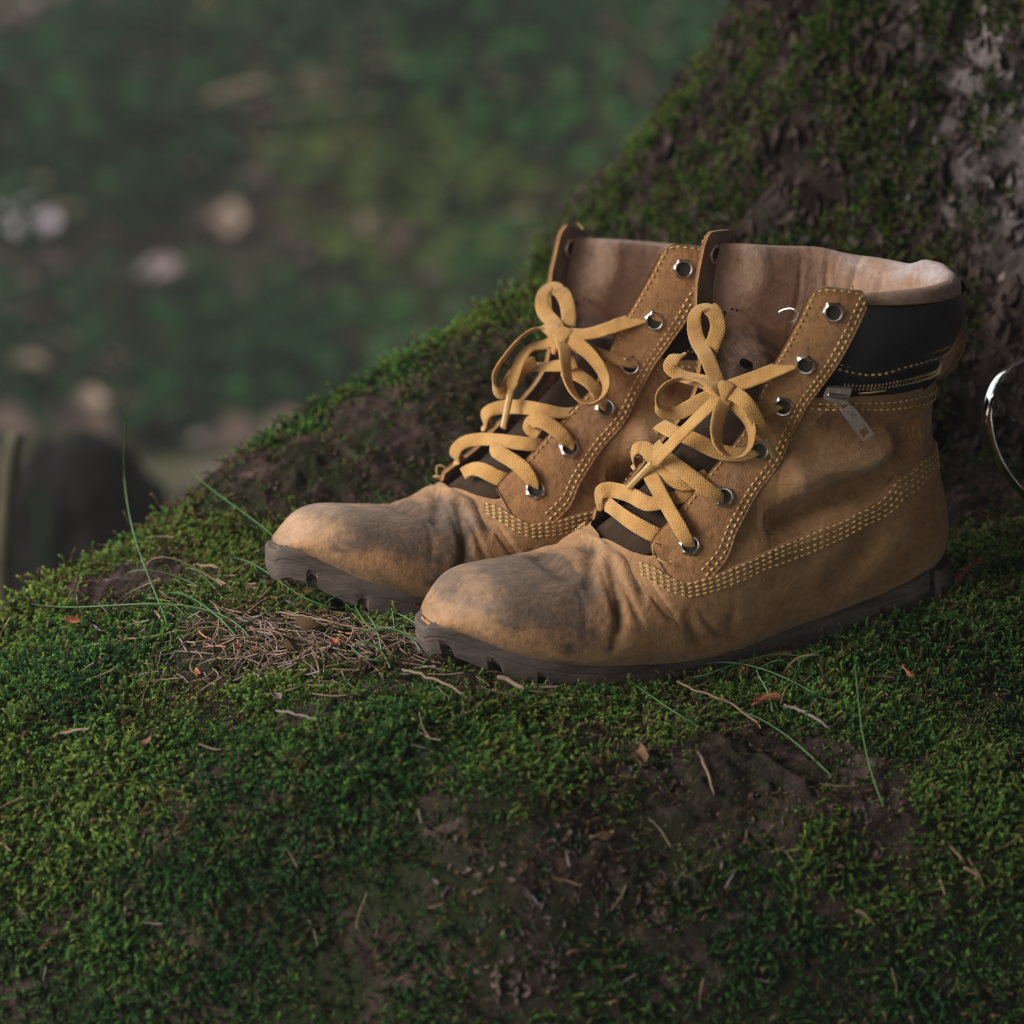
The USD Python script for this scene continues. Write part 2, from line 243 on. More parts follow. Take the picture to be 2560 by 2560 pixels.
def press(p, lines, side):
    """How far the leather is pushed in at the points p."""
    out = np.zeros(p.shape[:-1]); flat = p.reshape(-1, 3)
    from scipy.spatial import cKDTree
    for pts, depth, wid in lines:
        tu = spline(pts, 40); q = P(tu[:, 0], tu[:, 1] * side)
        d, i = cKDTree(q).query(flat, distance_upper_bound=4 * wid)
        k = np.where(np.isfinite(d), np.exp(-(np.minimum(d, 1) / wid) ** 2), 0)
        end = np.minimum(1, np.minimum(np.where(i < 40, i, 0), np.where(i < 40, 39 - i, 0)) / 7 + .15)
        out += (k * end * depth).reshape(out.shape)
    return out
def lumps(p, scale, amp, seed): return (meshkit.fbm((p + 3.0) * scale, 4, seed) - 0.5) * 2 * amp

def stitch_row(tu, off, mir, length=.0025, gap=.0012, wid=.00054):
    """Separate stitches along a (t, u) polyline."""
    tu = resample(np.asarray(tu, float), .004); p = P(tu[:, 0], tu[:, 1], off); n = norm(P(tu[:, 0], tu[:, 1], off + .001) - p)
    s = np.r_[0, np.cumsum(np.linalg.norm(np.diff(p, axis=0), axis=1))]
    c = np.arange(length, s[-1] - length / 2, length + gap); get = lambda a, x: np.stack([np.interp(x, s, a[:, k]) for k in range(3)], 1)
    c = c + np.sin(np.arange(len(c)) * 12.9) * .00015
    A, B, Nn = get(p, c - length / 2), get(p, c + length / 2), norm(get(n, c)); T = norm(B - A); S = np.cross(T, Nn); mid = (A + B) / 2
    w = wid * (1 + .15 * np.sin(np.arange(len(c)) * 7.3))[:, None]
    ring = [A - Nn * .0003, A * .75 + B * .25 + S * w, A * .75 + B * .25 + Nn * w * 1.3, A * .75 + B * .25 - S * w, A * .25 + B * .75 + S * w, A * .25 + B * .75 + Nn * w * 1.3, A * .25 + B * .75 - S * w, B - Nn * .0003]
    v = np.stack(ring, 1).reshape(-1, 3) * [1, mir, 1]
    f0 = np.array([[0, 1, 2], [0, 2, 3], [1, 4, 5], [1, 5, 2], [2, 5, 6], [2, 6, 3], [4, 7, 5], [5, 7, 6]])
    f = (f0[None] + 8 * np.arange(len(c))[:, None, None]).reshape(-1, 3)
    return v, f if mir > 0 else f[:, ::-1]

def eyelet_mesh(c, n, xdir, turn, through):
    """Hexagonal nickel ring outside, round collar, round flange inside."""
    n = norm(n); x = norm(xdir - n * (xdir @ n)); y = np.cross(n, x); K = 36; g = np.arange(K) * 2 * np.pi / K
    hexr = lambda R: R * np.cos(np.pi / 6) / np.cos((g + turn) % (np.pi / 3) - np.pi / 6)
    rings = [(hexr(.0060), .0000), (hexr(.0060), .0005), (hexr(.0055), .0011), (np.full(K, .0044), .0016), (np.full(K, .0038), .0014), (np.full(K, .0035), .0004), (np.full(K, .0035), -through),
             (np.full(K, .0040), -through - .0007), (np.full(K, .0052), -through - .0006), (np.full(K, .0055), -through)]
    v = np.stack([c + (r * np.cos(g))[:, None] * x + (r * np.sin(g))[:, None] * y + h * n for r, h in rings])
    return grid(v, closed_cols=True)

def outline(n=220):
    """Footprint of the upper where it meets the sole: x, half width and height, from heel to toe."""
    T = np.linspace(0, 9, 500); best = {}
    a = P(T, .80 * math.pi)
    x, y, z = a.T; k = (T < 7.6); xs, ys, zs = x[k][::-1], y[k][::-1], z[k][::-1]
    return xs, ys, zs

def build_boot(name, label, mir, R, t, laces, seed):
    b = thing(name, label, 'boot', 'pair of worn tan work boots', matrix(R, t))
    Y = np.array([1, mir, 1.0]); fl = mir < 0
    def G(p): return grid(p * Y, fl)
    # ---- quarter (side panels up to the zip)
    I, W = np.linspace(0, 1, 190), np.linspace(0, 1, 380)
    i, w = np.meshgrid(I, W, indexing='ij')
    uA = throat_u(4.5 + 5.2 * i); u = uA + (2 * math.pi - 2 * uA) * w; tt = 4.5 + (quarter_top(fold(u)) - 4.5) * i
    p = P(tt, u); dent = press(p, VALLEYS, 1) + press(p, VALLEYS, -1)
    body = (1 - np.exp(-((tt - 8.2) / 1.6) ** 2) * 0) * lumps(p, 26, .0011, seed)
    p = P(tt, u, -dent + body + .0004)
    g = .35 * meshkit.fbm(p * 30 + seed, 4, 5) + .25 * np.clip((i - .93) * 8, 0, 1)
    obj('quarter', G(p), TAN, b, True, {'grime': np.clip(g - .12, 0, 1).ravel(), 'scuff': (np.clip(-dent * 90, 0, .45)).ravel()})
    # ---- vamp and heel shell, one rim higher
    T = np.unique(np.r_[np.linspace(0, 1.2, 46), np.linspace(1.2, 4.44, 120), np.linspace(4.44, 5.3, 60), np.linspace(5.3, 9.81, 120)])
    w = np.r_[0, np.linspace(0, 1, 300), 1]
    t2, w2 = np.meshgrid(T, w, indexing='ij'); uS = seam_u(t2); u = uS + (2 * math.pi - 2 * uS) * w2
    p = P(t2, u); dent = press(p, VALLEYS, 1) + press(p, VALLEYS, -1) + press(p, CREASES, 1) * (t2 < 5.6) + press(p, CREASES, -1) * (t2 < 5.6)
    off = .0021 - dent + lumps(p, 30, .0009, seed + 2) * np.clip((t2 - 2) / 2, .25, 1) + lumps(p, 110, .00025, seed + 3)
    rim = np.zeros_like(off, bool); rim[:, 0] = rim[:, -1] = True
    off = np.where(rim & (uS > 0), -.0006, off)
    p = P(t2, u, off); p[0] = p[1].mean(0) * [1, 0, 1] + [.0012, 0, 0]; x, z = p[..., 0], p[..., 2]
    n1, n2 = meshkit.fbm(p * [22, 30, 30] + seed, 5, 9), meshkit.fbm(p * [55, 18, 70] + seed, 5, 10)
    top = np.clip(np.cos(u), -1, 1); front = np.clip((x - .205) / .05, 0, 1)
    capdark = np.clip(1.25 - np.abs(x - (.238 - .003 * seed)) / (.042 + .003 * seed), 0, 1) * np.clip((top + .35) * 1.5, 0, 1)
    side = np.clip(1 - np.abs(x - .205) / .04, 0, 1) * np.clip(1 - np.abs(top + .1) / .5, 0, 1)
    grime = np.clip(1.0 * capdark * np.clip(n1 * 2.4 - .40, .15, 1) + 1.0 * side * np.clip(n1 * 3.2 - 1.25, 0, 1) + .55 * front * np.clip(n2 * 2.4 - .5, 0, 1) + .75 * np.clip(n2 * 3.2 - 1.7, 0, 1) * np.clip((x - .02) / .1, .55, 1) + dent * 130 * np.clip((x - .1) / .05, 0, 1), 0, 1)
    fold_pale = np.clip(1 - np.abs(x - .192) / .022, 0, 1) * np.clip((top - .25) * 2, 0, 1)
    scuff = np.clip(.95 * fold_pale * np.clip(n2 * 2.6 - .75, 0, 1) + .65 * np.clip((x - .225) / .04, 0, 1) * np.clip(top + .4, 0, 1) * np.clip(1.5 - n1 * 1.7, 0, 1) + .25 * np.clip((x - .12) / .1, 0, 1) * np.clip(n1 * 2.4 - 1, 0, 1), 0, 1)
    obj('vamp', G(p), TAN, b, True, {'grime': grime.ravel(), 'scuff': scuff.ravel()})
    # ---- four rows of stitching along the shell's edge, each side
    rows = []
    k = np.linspace(0, 1, 220)
    SU, SL = (np.stack([np.interp(k, np.linspace(0, 1, len(a)), a[:, c]) for c in (0, 1)], 1) for a in (SEAM_U, SEAM_L))
    keep = SU[:, 1] > .62
    for f in (.12, .38, .64, .90):
        tu = (SU * (1 - f) + SL * f)[keep]
        for s in (1, -1): rows.append(stitch_row(tu * [1, s], .0023, mir, .0026, .0014, .00060))
    obj('shell_stitching', cat(rows), THREAD, b, 40, kind='stuff')
    # ---- eyelet facings: free straps that rise past the collar
    ws = np.linspace(0, 1, 26); ks = np.linspace(0, 1, 150)
    kk, ww = np.meshgrid(ks, ws, indexing='ij')
    te = 12.46 - .75 * np.clip(np.abs(2 * ww - 1) - .55, 0, 1) ** 2 * 2.2 - .10 * ww; tb = 5.02 - .10 * np.sin(ww * math.pi) + .5 * np.clip(ww - .75, 0, 1) ** 1.0
    tf = tb + (te - tb) * kk; uf = inner_u(tf) * (1 - ww) + outer_u(tf) * ww
    lift = np.interp(tf, [5, 6, 7.5, 9.5, 10.4, 11.2, 12.5], [.0016, .0024, .0028, .0036, .0078, .0098, .0110]) + .0035 * np.clip(1 - (tf - 4.9) / .8, 0, 1) * np.clip(1 - ww * 3, 0, 1)
    th = .0022
    for s in (1, -1):
        wob = lumps(P(tf, uf), 25, .0007, seed + 7 + s)
        o, n_ = P(tf, uf * s, lift + wob), P(tf, uf * s, lift + wob - th)
        if s < 0: o, n_ = o[:, ::-1], n_[:, ::-1]
        v, f = slab(o * Y, n_ * Y)
        if fl: f = f[:, ::-1]
        g = np.clip(meshkit.fbm(v * 40 + seed, 4, 21) * 1.3 - .55, 0, 1) + .12
        obj('eyelet_facing', (v, f), TAN2 if s > 0 else TAN2, b, True, {'grime': g, 'scuff': np.clip(meshkit.fbm(v * 60, 3, 4) - .45, 0, 1)})
        fi = P(tf[3:, 2:-2], uf[3:, 2:-2] * s, (lift + wob)[3:, 2:-2] - th - .0002); vi, fj = grid(fi * Y, (s > 0) != fl); obj('facing_lining', (vi, fj), INSIDE, b, True)
        lf = np.interp(np.linspace(5.3, 12.3, 120), [5, 6, 7.5, 9.5, 10.4, 11.2, 12.5], [.0016, .0024, .0028, .0036, .0078, .0098, .0110]) + .0002
        tk = np.linspace(5.3, 12.3, 120); iu, ou = inner_u(tk), outer_u(tk)
        st = []
        for a in (.82, .92): st.append(stitch_row(np.stack([tk, (iu + (ou - iu) * a) * s], 1), np.interp(resample(np.stack([tk, (iu + (ou - iu) * a) * s], 1), .004)[:, 0], tk, lf), mir))
        top_ = np.array([(12.28, .08), (12.36, .20), (12.38, .5), (12.33, .78), (12.25, .90)]); tq = np.interp(np.linspace(0, 1, 40), np.linspace(0, 1, 5), top_[:, 0]); aq = np.interp(np.linspace(0, 1, 40), np.linspace(0, 1, 5), top_[:, 1])
        for tkk, aa in ((tk, np.full(120, .08)), (tq, aq)):
            tu = np.stack([tkk, (inner_u(tkk) * (1 - aa) + outer_u(tkk) * aa) * s], 1); st.append(stitch_row(tu, np.interp(resample(tu, .004)[:, 0], tk, lf), mir))
        obj('facing_stitching', cat(st), THREAD, b, 40, kind='stuff')
        # eyelets
        for te_, ue in ((5.46, .925), (6.35, .875), (7.55, .865), (9.0, .94), (10.5, 1.02), (11.87, 1.09)):
            ue = ue if s > 0 else ue
            L = float(np.interp(te_, [5, 6, 7.5, 9.5, 10.4, 11.2, 12.5], [.0016, .0024, .0028, .0036, .0078, .0098, .0110]))
            c = P(te_, ue * s, L) * Y; nn = norm((P(te_, ue * s, L + .002) - P(te_, ue * s, L)) * Y); xd = (P(te_ + .2, ue * s) - P(te_, ue * s)) * Y
            e = obj('eyelet', eyelet_mesh(c, nn, xd, RNG.uniform(0, 1), th), STEEL, b, 30)
            g_ = np.arange(20) * 2 * np.pi / 20; xx = norm(xd - nn * (xd @ nn)); yy = np.cross(nn, xx)
            for h, sg in ((.0003, 1), (-th - .0003, -1)):
                ring = c + .0036 * (np.cos(g_)[:, None] * xx + np.sin(g_)[:, None] * yy) + nn * h
                obj('eyelet_shade_disc', (np.vstack([ring, c + nn * h]), np.array([[k_, (k_ + 1) % 20, 20][::sg] for k_ in range(20)])), HOLE_SHADE, e, False)  # dark discs paint the shade of holes that are not cut
    # ---- zip: tape, teeth, slider
    U = np.linspace(1.12, 2 * math.pi - 1.12, 260); V = np.linspace(0, 1, 10); v_, u_ = np.meshgrid(V, U, indexing='ij')
    lo, hi = quarter_top(fold(u_)) - .25, collar_low(fold(u_)) + .18
    tape = obj('zip_tape', G(P(lo + (hi - lo) * v_, u_, .0002 + 0 * v_)), TAPE, b, True)
    teeth = []; sides_ = np.linspace(1.36, 2 * math.pi - 1.36, 700)
    for fr in (.40, .58):
        tz = quarter_top(fold(sides_)) * (1 - fr) + collar_low(fold(sides_)) * fr
        teeth.append(stitch_row(np.stack([tz, sides_], 1), .0010, mir, .0012, .0009, .0009))
    obj('zip_teeth', cat(teeth), BRASS, tape, 30, kind='stuff')
    st = []
    for d, f_ in ((-.16, quarter_top), (-.30, quarter_top), (.14, collar_low), (.26, collar_low)):
        uu = np.linspace(1.14, 2 * math.pi - 1.14, 300); st.append(stitch_row(np.stack([f_(fold(uu)) + d, uu], 1), .0012 if d < 0 else .0044, mir, .0023, .0014, .0006))
    obj('zip_stitching', cat(st), THREAD, b, 40, kind='stuff')
    # slider and pull hang on the near side
    s0 = P(9.98, 1.32, .0030) * Y; nrm_ = norm((P(9.98, 1.32, .01) - P(9.98, 1.32, 0)) * Y); al = norm((P(10.08, 1.46, .003) - P(9.98, 1.32, .003)) * Y); cr = np.cross(nrm_, al)
    A3 = np.stack([al, cr, nrm_], 1)
    def plate(poly, h, rad):
        import manifold3d as m3
        c = m3.CrossSection([np.asarray(poly, float)], m3.FillRule.Positive).offset(-rad, m3.JoinType.Round).offset(rad, m3.JoinType.Round, 2.0, 16)
        m = m3.Manifold.extrude(c, h).to_mesh(); return m.vert_properties[:, :3], m.tri_verts
    sv, sf = plate([(-.006, -.0035), (.007, -.005), (.007, .005), (-.006, .0035)], .0022, .0012)
    sl = obj('zip_slider', (s0 + sv @ A3.T, sf if np.linalg.det(A3) > 0 else sf[:, ::-1]), ZINC, b, 30)
    bx = trimesh.creation.capsule(.0080, .0013, count=[8, 8]); bx.apply_transform(trimesh.transformations.rotation_matrix(math.pi / 2, [0, 1, 0]))
    bx.apply_translation(-bx.bounds.mean(0)); obj('slider_bridge', (s0 + (np.array(bx.vertices) + [0, 0, .0030]) @ A3.T, np.array(bx.faces)), STEEL_DULL, sl, 40)
    e1 = P(9.36, 1.585, .0042) * Y; d1 = norm(e1 - s0); n1_ = norm(nrm_ - d1 * (nrm_ @ d1)); A4 = np.stack([d1, np.cross(n1_, d1), n1_], 1); Lp = np.linalg.norm(e1 - s0) + .001
    import manifold3d as m3
    sq = lambda x0, x1, h: m3.CrossSection([np.array([(x0, -h), (x1, -h), (x1, h), (x0, h)])], m3.FillRule.Positive)
    shape = sq(.010, Lp, .0036).offset(-.001, m3.JoinType.Round).offset(.001, m3.JoinType.Round, 2.0, 16) - sq(Lp - .0075, Lp - .0018, .0021)
    shape = shape + (sq(-.001, .0115, .0027) - sq(.0008, .0095, .0016))
    pm = m3.Manifold.extrude(shape, .0013).to_mesh(); pv = pm.vert_properties[:, :3] + [0, 0, .0012]
    pl = obj('zip_pull', (s0 + pv @ A4.T, pm.tri_verts if np.linalg.det(A4) > 0 else pm.tri_verts[:, ::-1]), ZINC, b, 30)
    marks = []
    for k_, (mx_, my_) in enumerate(((.0118, -.0008), (.0142, .0003), (.0166, -.0005), (.0152, .0016), (.0128, .0014))):
        m_ = trimesh.creation.box([.0013, .00055, .0005]); m_.apply_transform(trimesh.transformations.rotation_matrix(.9 * (-1) ** k_, [0, 0, 1])); marks.append((np.array(m_.vertices) + [mx_, my_, .0026], np.array(m_.faces)))
    mv, mf = cat(marks); obj('embossed_mark', (s0 + mv @ A4.T, mf if np.linalg.det(A4) > 0 else mf[:, ::-1]), STEEL_DULL, pl, False)
    # ---- padded collar outside, pale lining rolling over its rim and down inside
    V, Wc = np.linspace(0, 1, 46), np.linspace(0, 1, 300); v_, w_ = np.meshgrid(V, Wc, indexing='ij'); uA = 1.17 + .06 * v_; u_ = uA + (2 * math.pi - 2 * uA) * w_
    cl = collar_low(fold(u_)); rim_t = rim_line(u_) + .014 * np.sin(u_ * 9 + seed) * np.clip((u_ - 2.2), 0, 1); tt = cl + (rim_t + .02 - cl) * v_
    slump = .0022 * np.sin(u_ * 5 + seed) * v_ + lumps(P(tt, u_), 40, .0012, seed + 30)
    cp = P(tt, u_, .0014 + .0062 * np.sin(v_ * math.pi * .82) ** .8 + np.maximum(slump, -.0012))
    obj('collar', G(cp), BLACK, b, True)
    rimz = lambda u: .35 * np.exp(-((u - 2.55) / .35) ** 2) * 0
    V, Wc = np.linspace(0, 1, 110), np.linspace(0, 1, 320); v_, w_ = np.meshgrid(V, Wc, indexing='ij')
    uA = np.interp(v_, [0, .16, .42, .60, 1], [1.12, 1.12, 1.06, .92, .84]); u_ = uA + (2 * math.pi - 2 * uA) * w_
    rim_t = rim_line(u_) + .014 * np.sin(u_ * 9 + seed) * np.clip((u_ - 2.2), 0, 1)
    ang = np.clip(v_ / .16, 0, 1) * math.pi; inn = np.clip((v_ - .16) / .84, 0, 1)
    tt = rim_t + .17 * np.sin(ang) - inn * 5.6
    pad = .0055 * np.exp(-((inn * 5.6 - .55) / .62) ** 2) - .0016 * np.exp(-((inn * 5.6 - 1.45) / .10) ** 2)
    cre = np.zeros_like(u_)
    for cu, dpt, cw in ((2.35, .0022, .05), (2.62, .0026, .045), (2.9, .0020, .05), (3.25, .0022, .06), (3.6, .0024, .05), (3.85, .0025, .045), (4.15, .0016, .04), (4.62, .0012, .03)):
        cre += dpt * np.exp(-((u_ - cu - .09 * np.sin(inn * 6 + cu * 5)) / cw) ** 2)
    cre *= np.clip(inn * 6 + .25, 0, 1) * np.clip(1.5 - inn * 3, 0, 1)
    off = .0042 * np.cos(ang) - .0010 - (pad + .0022) * np.clip(ang / math.pi, 0, 1) + np.minimum(cre, .0030) + lumps(P(np.minimum(tt, 12.3), u_), 45, .0010, seed + 40)
    off = off - .014 * np.clip((10.35 - tt) / .8, 0, 1)
    rim_in = np.interp(tt, [5, 6, 7.5, 9.5, 10.4, 11.2, 12.5], [.0016, .0024, .0028, .0036, .0078, .0098, .0110]) - .0026
    ee = np.clip(1 - np.minimum(w_, 1 - w_) / .085, 0, 1) ** 2.2; off = off * (1 - ee) + rim_in * ee
    lp = P(tt, u_, off)
    worn = np.clip(1 - inn * 30, 0, 1) * np.clip(meshkit.fbm(lp * 60, 4, 3) * 2.2 - .35, 0, 1) * (.45 + .55 * np.exp(-((np.abs(u_ - math.pi)) / .9) ** 2))
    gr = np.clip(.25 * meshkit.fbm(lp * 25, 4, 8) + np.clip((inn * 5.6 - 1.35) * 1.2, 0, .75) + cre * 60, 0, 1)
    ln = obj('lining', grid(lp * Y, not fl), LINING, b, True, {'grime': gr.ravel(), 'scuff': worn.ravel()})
    uu = np.linspace(1.1, 2 * math.pi - 1.1, 300)
    v, f = stitch_row(np.stack([np.full(300, 10.60), uu], 1), -.0052, mir, .0024, .0016, .0006); obj('lining_stitching', (v, f), THREAD_DARK, ln, 40, kind='stuff')
    # ---- loose thread ends and a little wire loop by the top eyelet
    for a_, pts in enumerate(([(12.36, 1.16, .006), (12.44, 1.17, .009), (12.50, 1.15, .010)], [(5.02, .80, .004), (4.95, .86, .008), (5.02, .93, .007), (5.08, .90, .004)], [(5.15, .72, .004), (5.05, .70, .009), (4.96, .74, .006)], [(10.15, 1.50, .002), (10.30, 1.56, .005), (10.42, 1.66, .004)])):
        q = np.array([P(x_, y_, z_) for x_, y_, z_ in pts]) * Y; obj('loose_thread', tube(spline(q, 12), .00042, 5), THREAD, b, 50)
    if mir > 0:
        g_ = np.linspace(0, 2 * math.pi, 40); c_ = P(11.55, .762, .0065) * Y; ax_ = norm((P(11.55, .60, .006) - P(11.55, .80, .006)) * Y); ay_ = norm((P(11.75, .74, .006) - P(11.45, .74, .006)) * Y)
        obj('wire_loop', tube(c_ + ax_ * (.0052 * np.cos(g_))[:, None] + ay_ * (.0042 * np.sin(g_) * np.sin(g_ / 2) ** .6)[:, None], .00028, 6, False), STEEL, b, 50)
    # ---- tongue
    k_, w_ = np.meshgrid(np.linspace(0, 1, 70), np.linspace(-1, 1, 50), indexing='ij'); tt = 4.5 + 4.6 * k_
    to = P(tt, w_ * (.55 + .42 * k_), -.0030 - .020 * k_ ** 1.2 + lumps(P(tt, w_), 30, .002, seed + 50) * k_)
    v, f = slab(to * Y, (to - [0, 0, .003]) * Y); obj('tongue', (v, f if not fl else f[:, ::-1]), TONGUE, b, 50)
    # ---- heel strip and pull tab at the back
    ks, ws = np.meshgrid(np.linspace(0, 1, 60), np.linspace(-1, 1, 12), indexing='ij'); tt = 8.15 + 2.55 * ks; hw = .15 + .02 * np.sin(ks * 9)
    o = P(tt, math.pi + ws * hw, .0040 - .0012 * ws ** 2 + 0 * ks); q = P(tt, math.pi + ws * hw, .0012 + 0 * ks)
    v, f = slab(o * Y, q * Y); obj('heel_strip', (v, f if fl else f[:, ::-1]), TAN, b, True, {'grime': np.full(len(v), .2), 'scuff': np.full(len(v), .2)})
    a0, a1 = P(11.35, math.pi, .004), P(10.65, math.pi, .004)
    lp_ = spline([a0 + [.002, 0, 0], a0 + [-.006, 0, .002], a0 + [-.015, 0, -.004], a0 + [-.018, 0, -.012], a1 + [-.013, 0, -.001], a1 + [-.004, 0, -.004], a1 + [.002, 0, -.002]], 40)
    v, f, uv = ribbon(lp_, np.tile([0, 0, 1.0], (40, 1)), .015, .0024, 10)
    tn = norm(np.gradient(lp_, axis=0)); v, f, uv = ribbon(lp_, np.cross(tn, [0, 1.0, 0]), .015, .0024, 10)
    obj('pull_tab', (v * Y, f[:, ::-1] if fl else f), TAN, b, True, {'grime': np.full(len(v), .25), 'scuff': np.full(len(v), .1)})
    # ---- sole
    xs, ys, zs = outline()
    ang = np.linspace(-math.pi / 2, math.pi / 2, 26)[1:-1]
    hx, hw0, hz = xs[0], ys[0], zs[0]
    side1 = np.stack([xs, ys, zs], 1); side1 = resample(side1[side1[:, 0] > hx + .0], .0022)
    x0, y0, z0 = side1[0]
    heel = np.stack([x0 - (x0 + .0035) * np.cos(ang), -y0 * np.sin(ang), np.full(len(ang), z0)], 1)[::-1]         # +side -> back -> -side
    per = np.vstack([side1[::-1], heel, side1 * [1, -1, 1]])   # toe(+) .. heel .. toe(-)
    per = np.vstack([per, [[side1[-1, 0] + .0005, 0, side1[-1, 2]]]])
    n_ = len(per); tang = norm(np.roll(per, -1, 0) - np.roll(per, 1, 0)); outn = np.stack([tang[:, 1], -tang[:, 0], 0 * tang[:, 0]], 1); cen = np.array([.14, 0, 0]); outn = norm(outn * np.sign(((per - cen) * outn).sum(1, keepdims=True)))
    for _ in range(3): outn = norm(outn + np.roll(outn, 1, 0) + np.roll(outn, -1, 0))
    per[:, 2] = per[:, 2] + np.interp(per[:, 0], [0, .04, .1, .2, .29], [-.004, -.001, 0, .0005, .0005])
    thick = np.interp(per[:, 0], [-.01, .03, .075, .085, .13, .2, .27, .3], [.024, .024, .023, .017, .015, .0155, .0165, .0155])
    L = np.r_[0, np.cumsum(np.linalg.norm(np.diff(per, axis=0), axis=1))]
    ph = (L / .0235 + .12 * np.sin(L * 90)) % 1.0; notch = np.clip((.085 - np.abs(ph - .5)) / .03, 0, 1) * np.where(per[:, 0] < .075, .35, 1.0) * (.55 + .5 * np.sin(L * 47.0 + seed))
    wear = lumps(per, 60, .0006, seed + 60)
    prof = [(-.010, .0004, 0, 0), (.0010, .0012, 0, 0), (.0040, .0009, 0, 0), (.0052, -.0005, 0, 0), (.0050, -.0050, 0, 0), (.0046, -.0056, 0, 0), (.0046, -.0062, 0, 0), (.0052, -.0068, 0, 0), (.0050, -.42, .0, 1), (.0046, -.62, .35, 1), (.0036, -.80, .8, 1), (.0018, -1.0, 1.0, 1), (-.006, -1.0, .8, 1)]
    rows_ = []
    for o_, dz, nk, rel in prof:
        dz_ = dz * thick if rel else np.full(n_, dz)
        rows_.append(per + outn * (o_ + wear - nk * notch * .0062)[:, None] + np.array([0, 0, 1.0]) * (dz_ + nk * notch * .0045 * (dz <= -.8))[:, None])
    rows_ = np.stack(rows_); v, f = grid(rows_, closed_cols=True)
    cb = rows_[-1].mean(0); v = np.vstack([v, cb]); o_ = (len(prof) - 1) * n_; j = np.arange(n_)
    # underside: fan strips towards the centre line
    mid = rows_[-1] * [1, 0, 1]; v = np.vstack([v[:-1], mid]); m0 = len(prof) * n_
    f = np.vstack([f, np.stack([o_ + j, o_ + (j + 1) % n_, m0 + (j + 1) % n_], 1), np.stack([o_ + j, m0 + (j + 1) % n_, m0 + j], 1)])
    tm = trimesh.Trimesh(v * Y, f, process=False); 
    if tm.volume < 0: f = f[:, ::-1]
    so = obj('sole', (v * Y, f), RUBBER, b, 28)
    # sub-part: darker heel block below the shell's back
    hp = [(.0050, -.0085, 0), (.0055, -.0098, 0), (.0055, -.0200, 0), (.0050, -.0262, 0), (-.004, -.0262, 0)]
    kx = per[:, 0] < .074; pp, on = per[kx], outn[kx]
    rr = np.stack([pp + on * (a_ + lumps(pp, 60, .0005, 5))[:, None] + [0, 0, dz] for a_, dz, _ in hp]); v, f = grid(rr * Y)
    obj('heel_block', (v, f), RUBBER_DARK, so, 28)
    # ---- laces
    lc = None
    for key, pts in laces.items():
        q = np.array(pts) / 1000.0; n = max(24, len(q) * 9); lowkey = key.lower()
        c = spline(q, n); sn = norm((c - np.array([.10, 0, .06])) * [1, .9, 1]); toward = R.T @ norm(CAM - t)
        s_ = np.linspace(0, 1, n)
        if key.startswith('tip'):
            mesh, mat, nm = tube(c, np.linspace(.0021, .0017, n), 8), AGLET, 'aglet'
            obj(nm, mesh, mat, lc, 40); continue
        if key.startswith('loop'):
            wid, roll, nm = .0078, .95 * np.sin(s_ * math.pi) ** .6 + .15, 'bow_loop'
            if key == 'loopR': roll = -roll
        elif key.startswith('end'): wid, roll, nm = .0080, .25 * np.sin(s_ * 4), 'loose_end'
        elif key.startswith('knot'): wid, roll, nm = .0088, np.zeros(n), 'knot'
        else: wid, roll, nm = .0083, .22 * np.sin(s_ * 5 + len(key) * 3 + ord(key[0])), 'lace'
        w_ = np.full(n, wid)
        if key in ('A', 'D', 'F', 'G', 'H', 'b', 'd', 'f', 'i', 'j'): w_ *= np.interp(s_, [0, .7, .93, 1], [1, 1, .78, .62])
        if key.startswith('end'): w_ *= np.interp(s_, [0, .85, 1], [1, .95, .45])
        thick_ = .0018 if not key.startswith('knot') else .0034
        bend = norm(sn * .75 + toward * .5)
        v, f, uv = ribbon(c, bend, w_, thick_, 14, roll); v = v + (meshkit.fbm(v * 300, 2, 3)[:, None] - .5) * .0006
        if lc is None:
            lc = obj('lace', (v, f), LACE, b, True, uv=uv)
        else: obj(nm if nm != 'lace' else 'lace_strand', (v, f), LACE, lc, True, uv=uv)
    return b
def rotm(yaw, pitch, roll):
    cy, sy, cp, sp, cr, sr = math.cos(yaw), math.sin(yaw), math.cos(pitch), math.sin(pitch), math.cos(roll), math.sin(roll)
    return np.array([[cy, -sy, 0], [sy, cy, 0], [0, 0, 1]]) @ np.array([[cp, 0, sp], [0, 1, 0], [-sp, 0, cp]]) @ np.array([[1, 0, 0], [0, cr, -sr], [0, sr, cr]])
BOOT_F = (rotm(3.5538, .0434, .0382), np.array([.2268, -.0374, .0305]))
BOOT_R = (rotm(3.5859, -.0961, .1685), np.array([.1381, .0266, .0064]))
BOOT_R = (BOOT_R[0] * 1.02, CAM + (BOOT_R[1] - CAM) * 1.02)
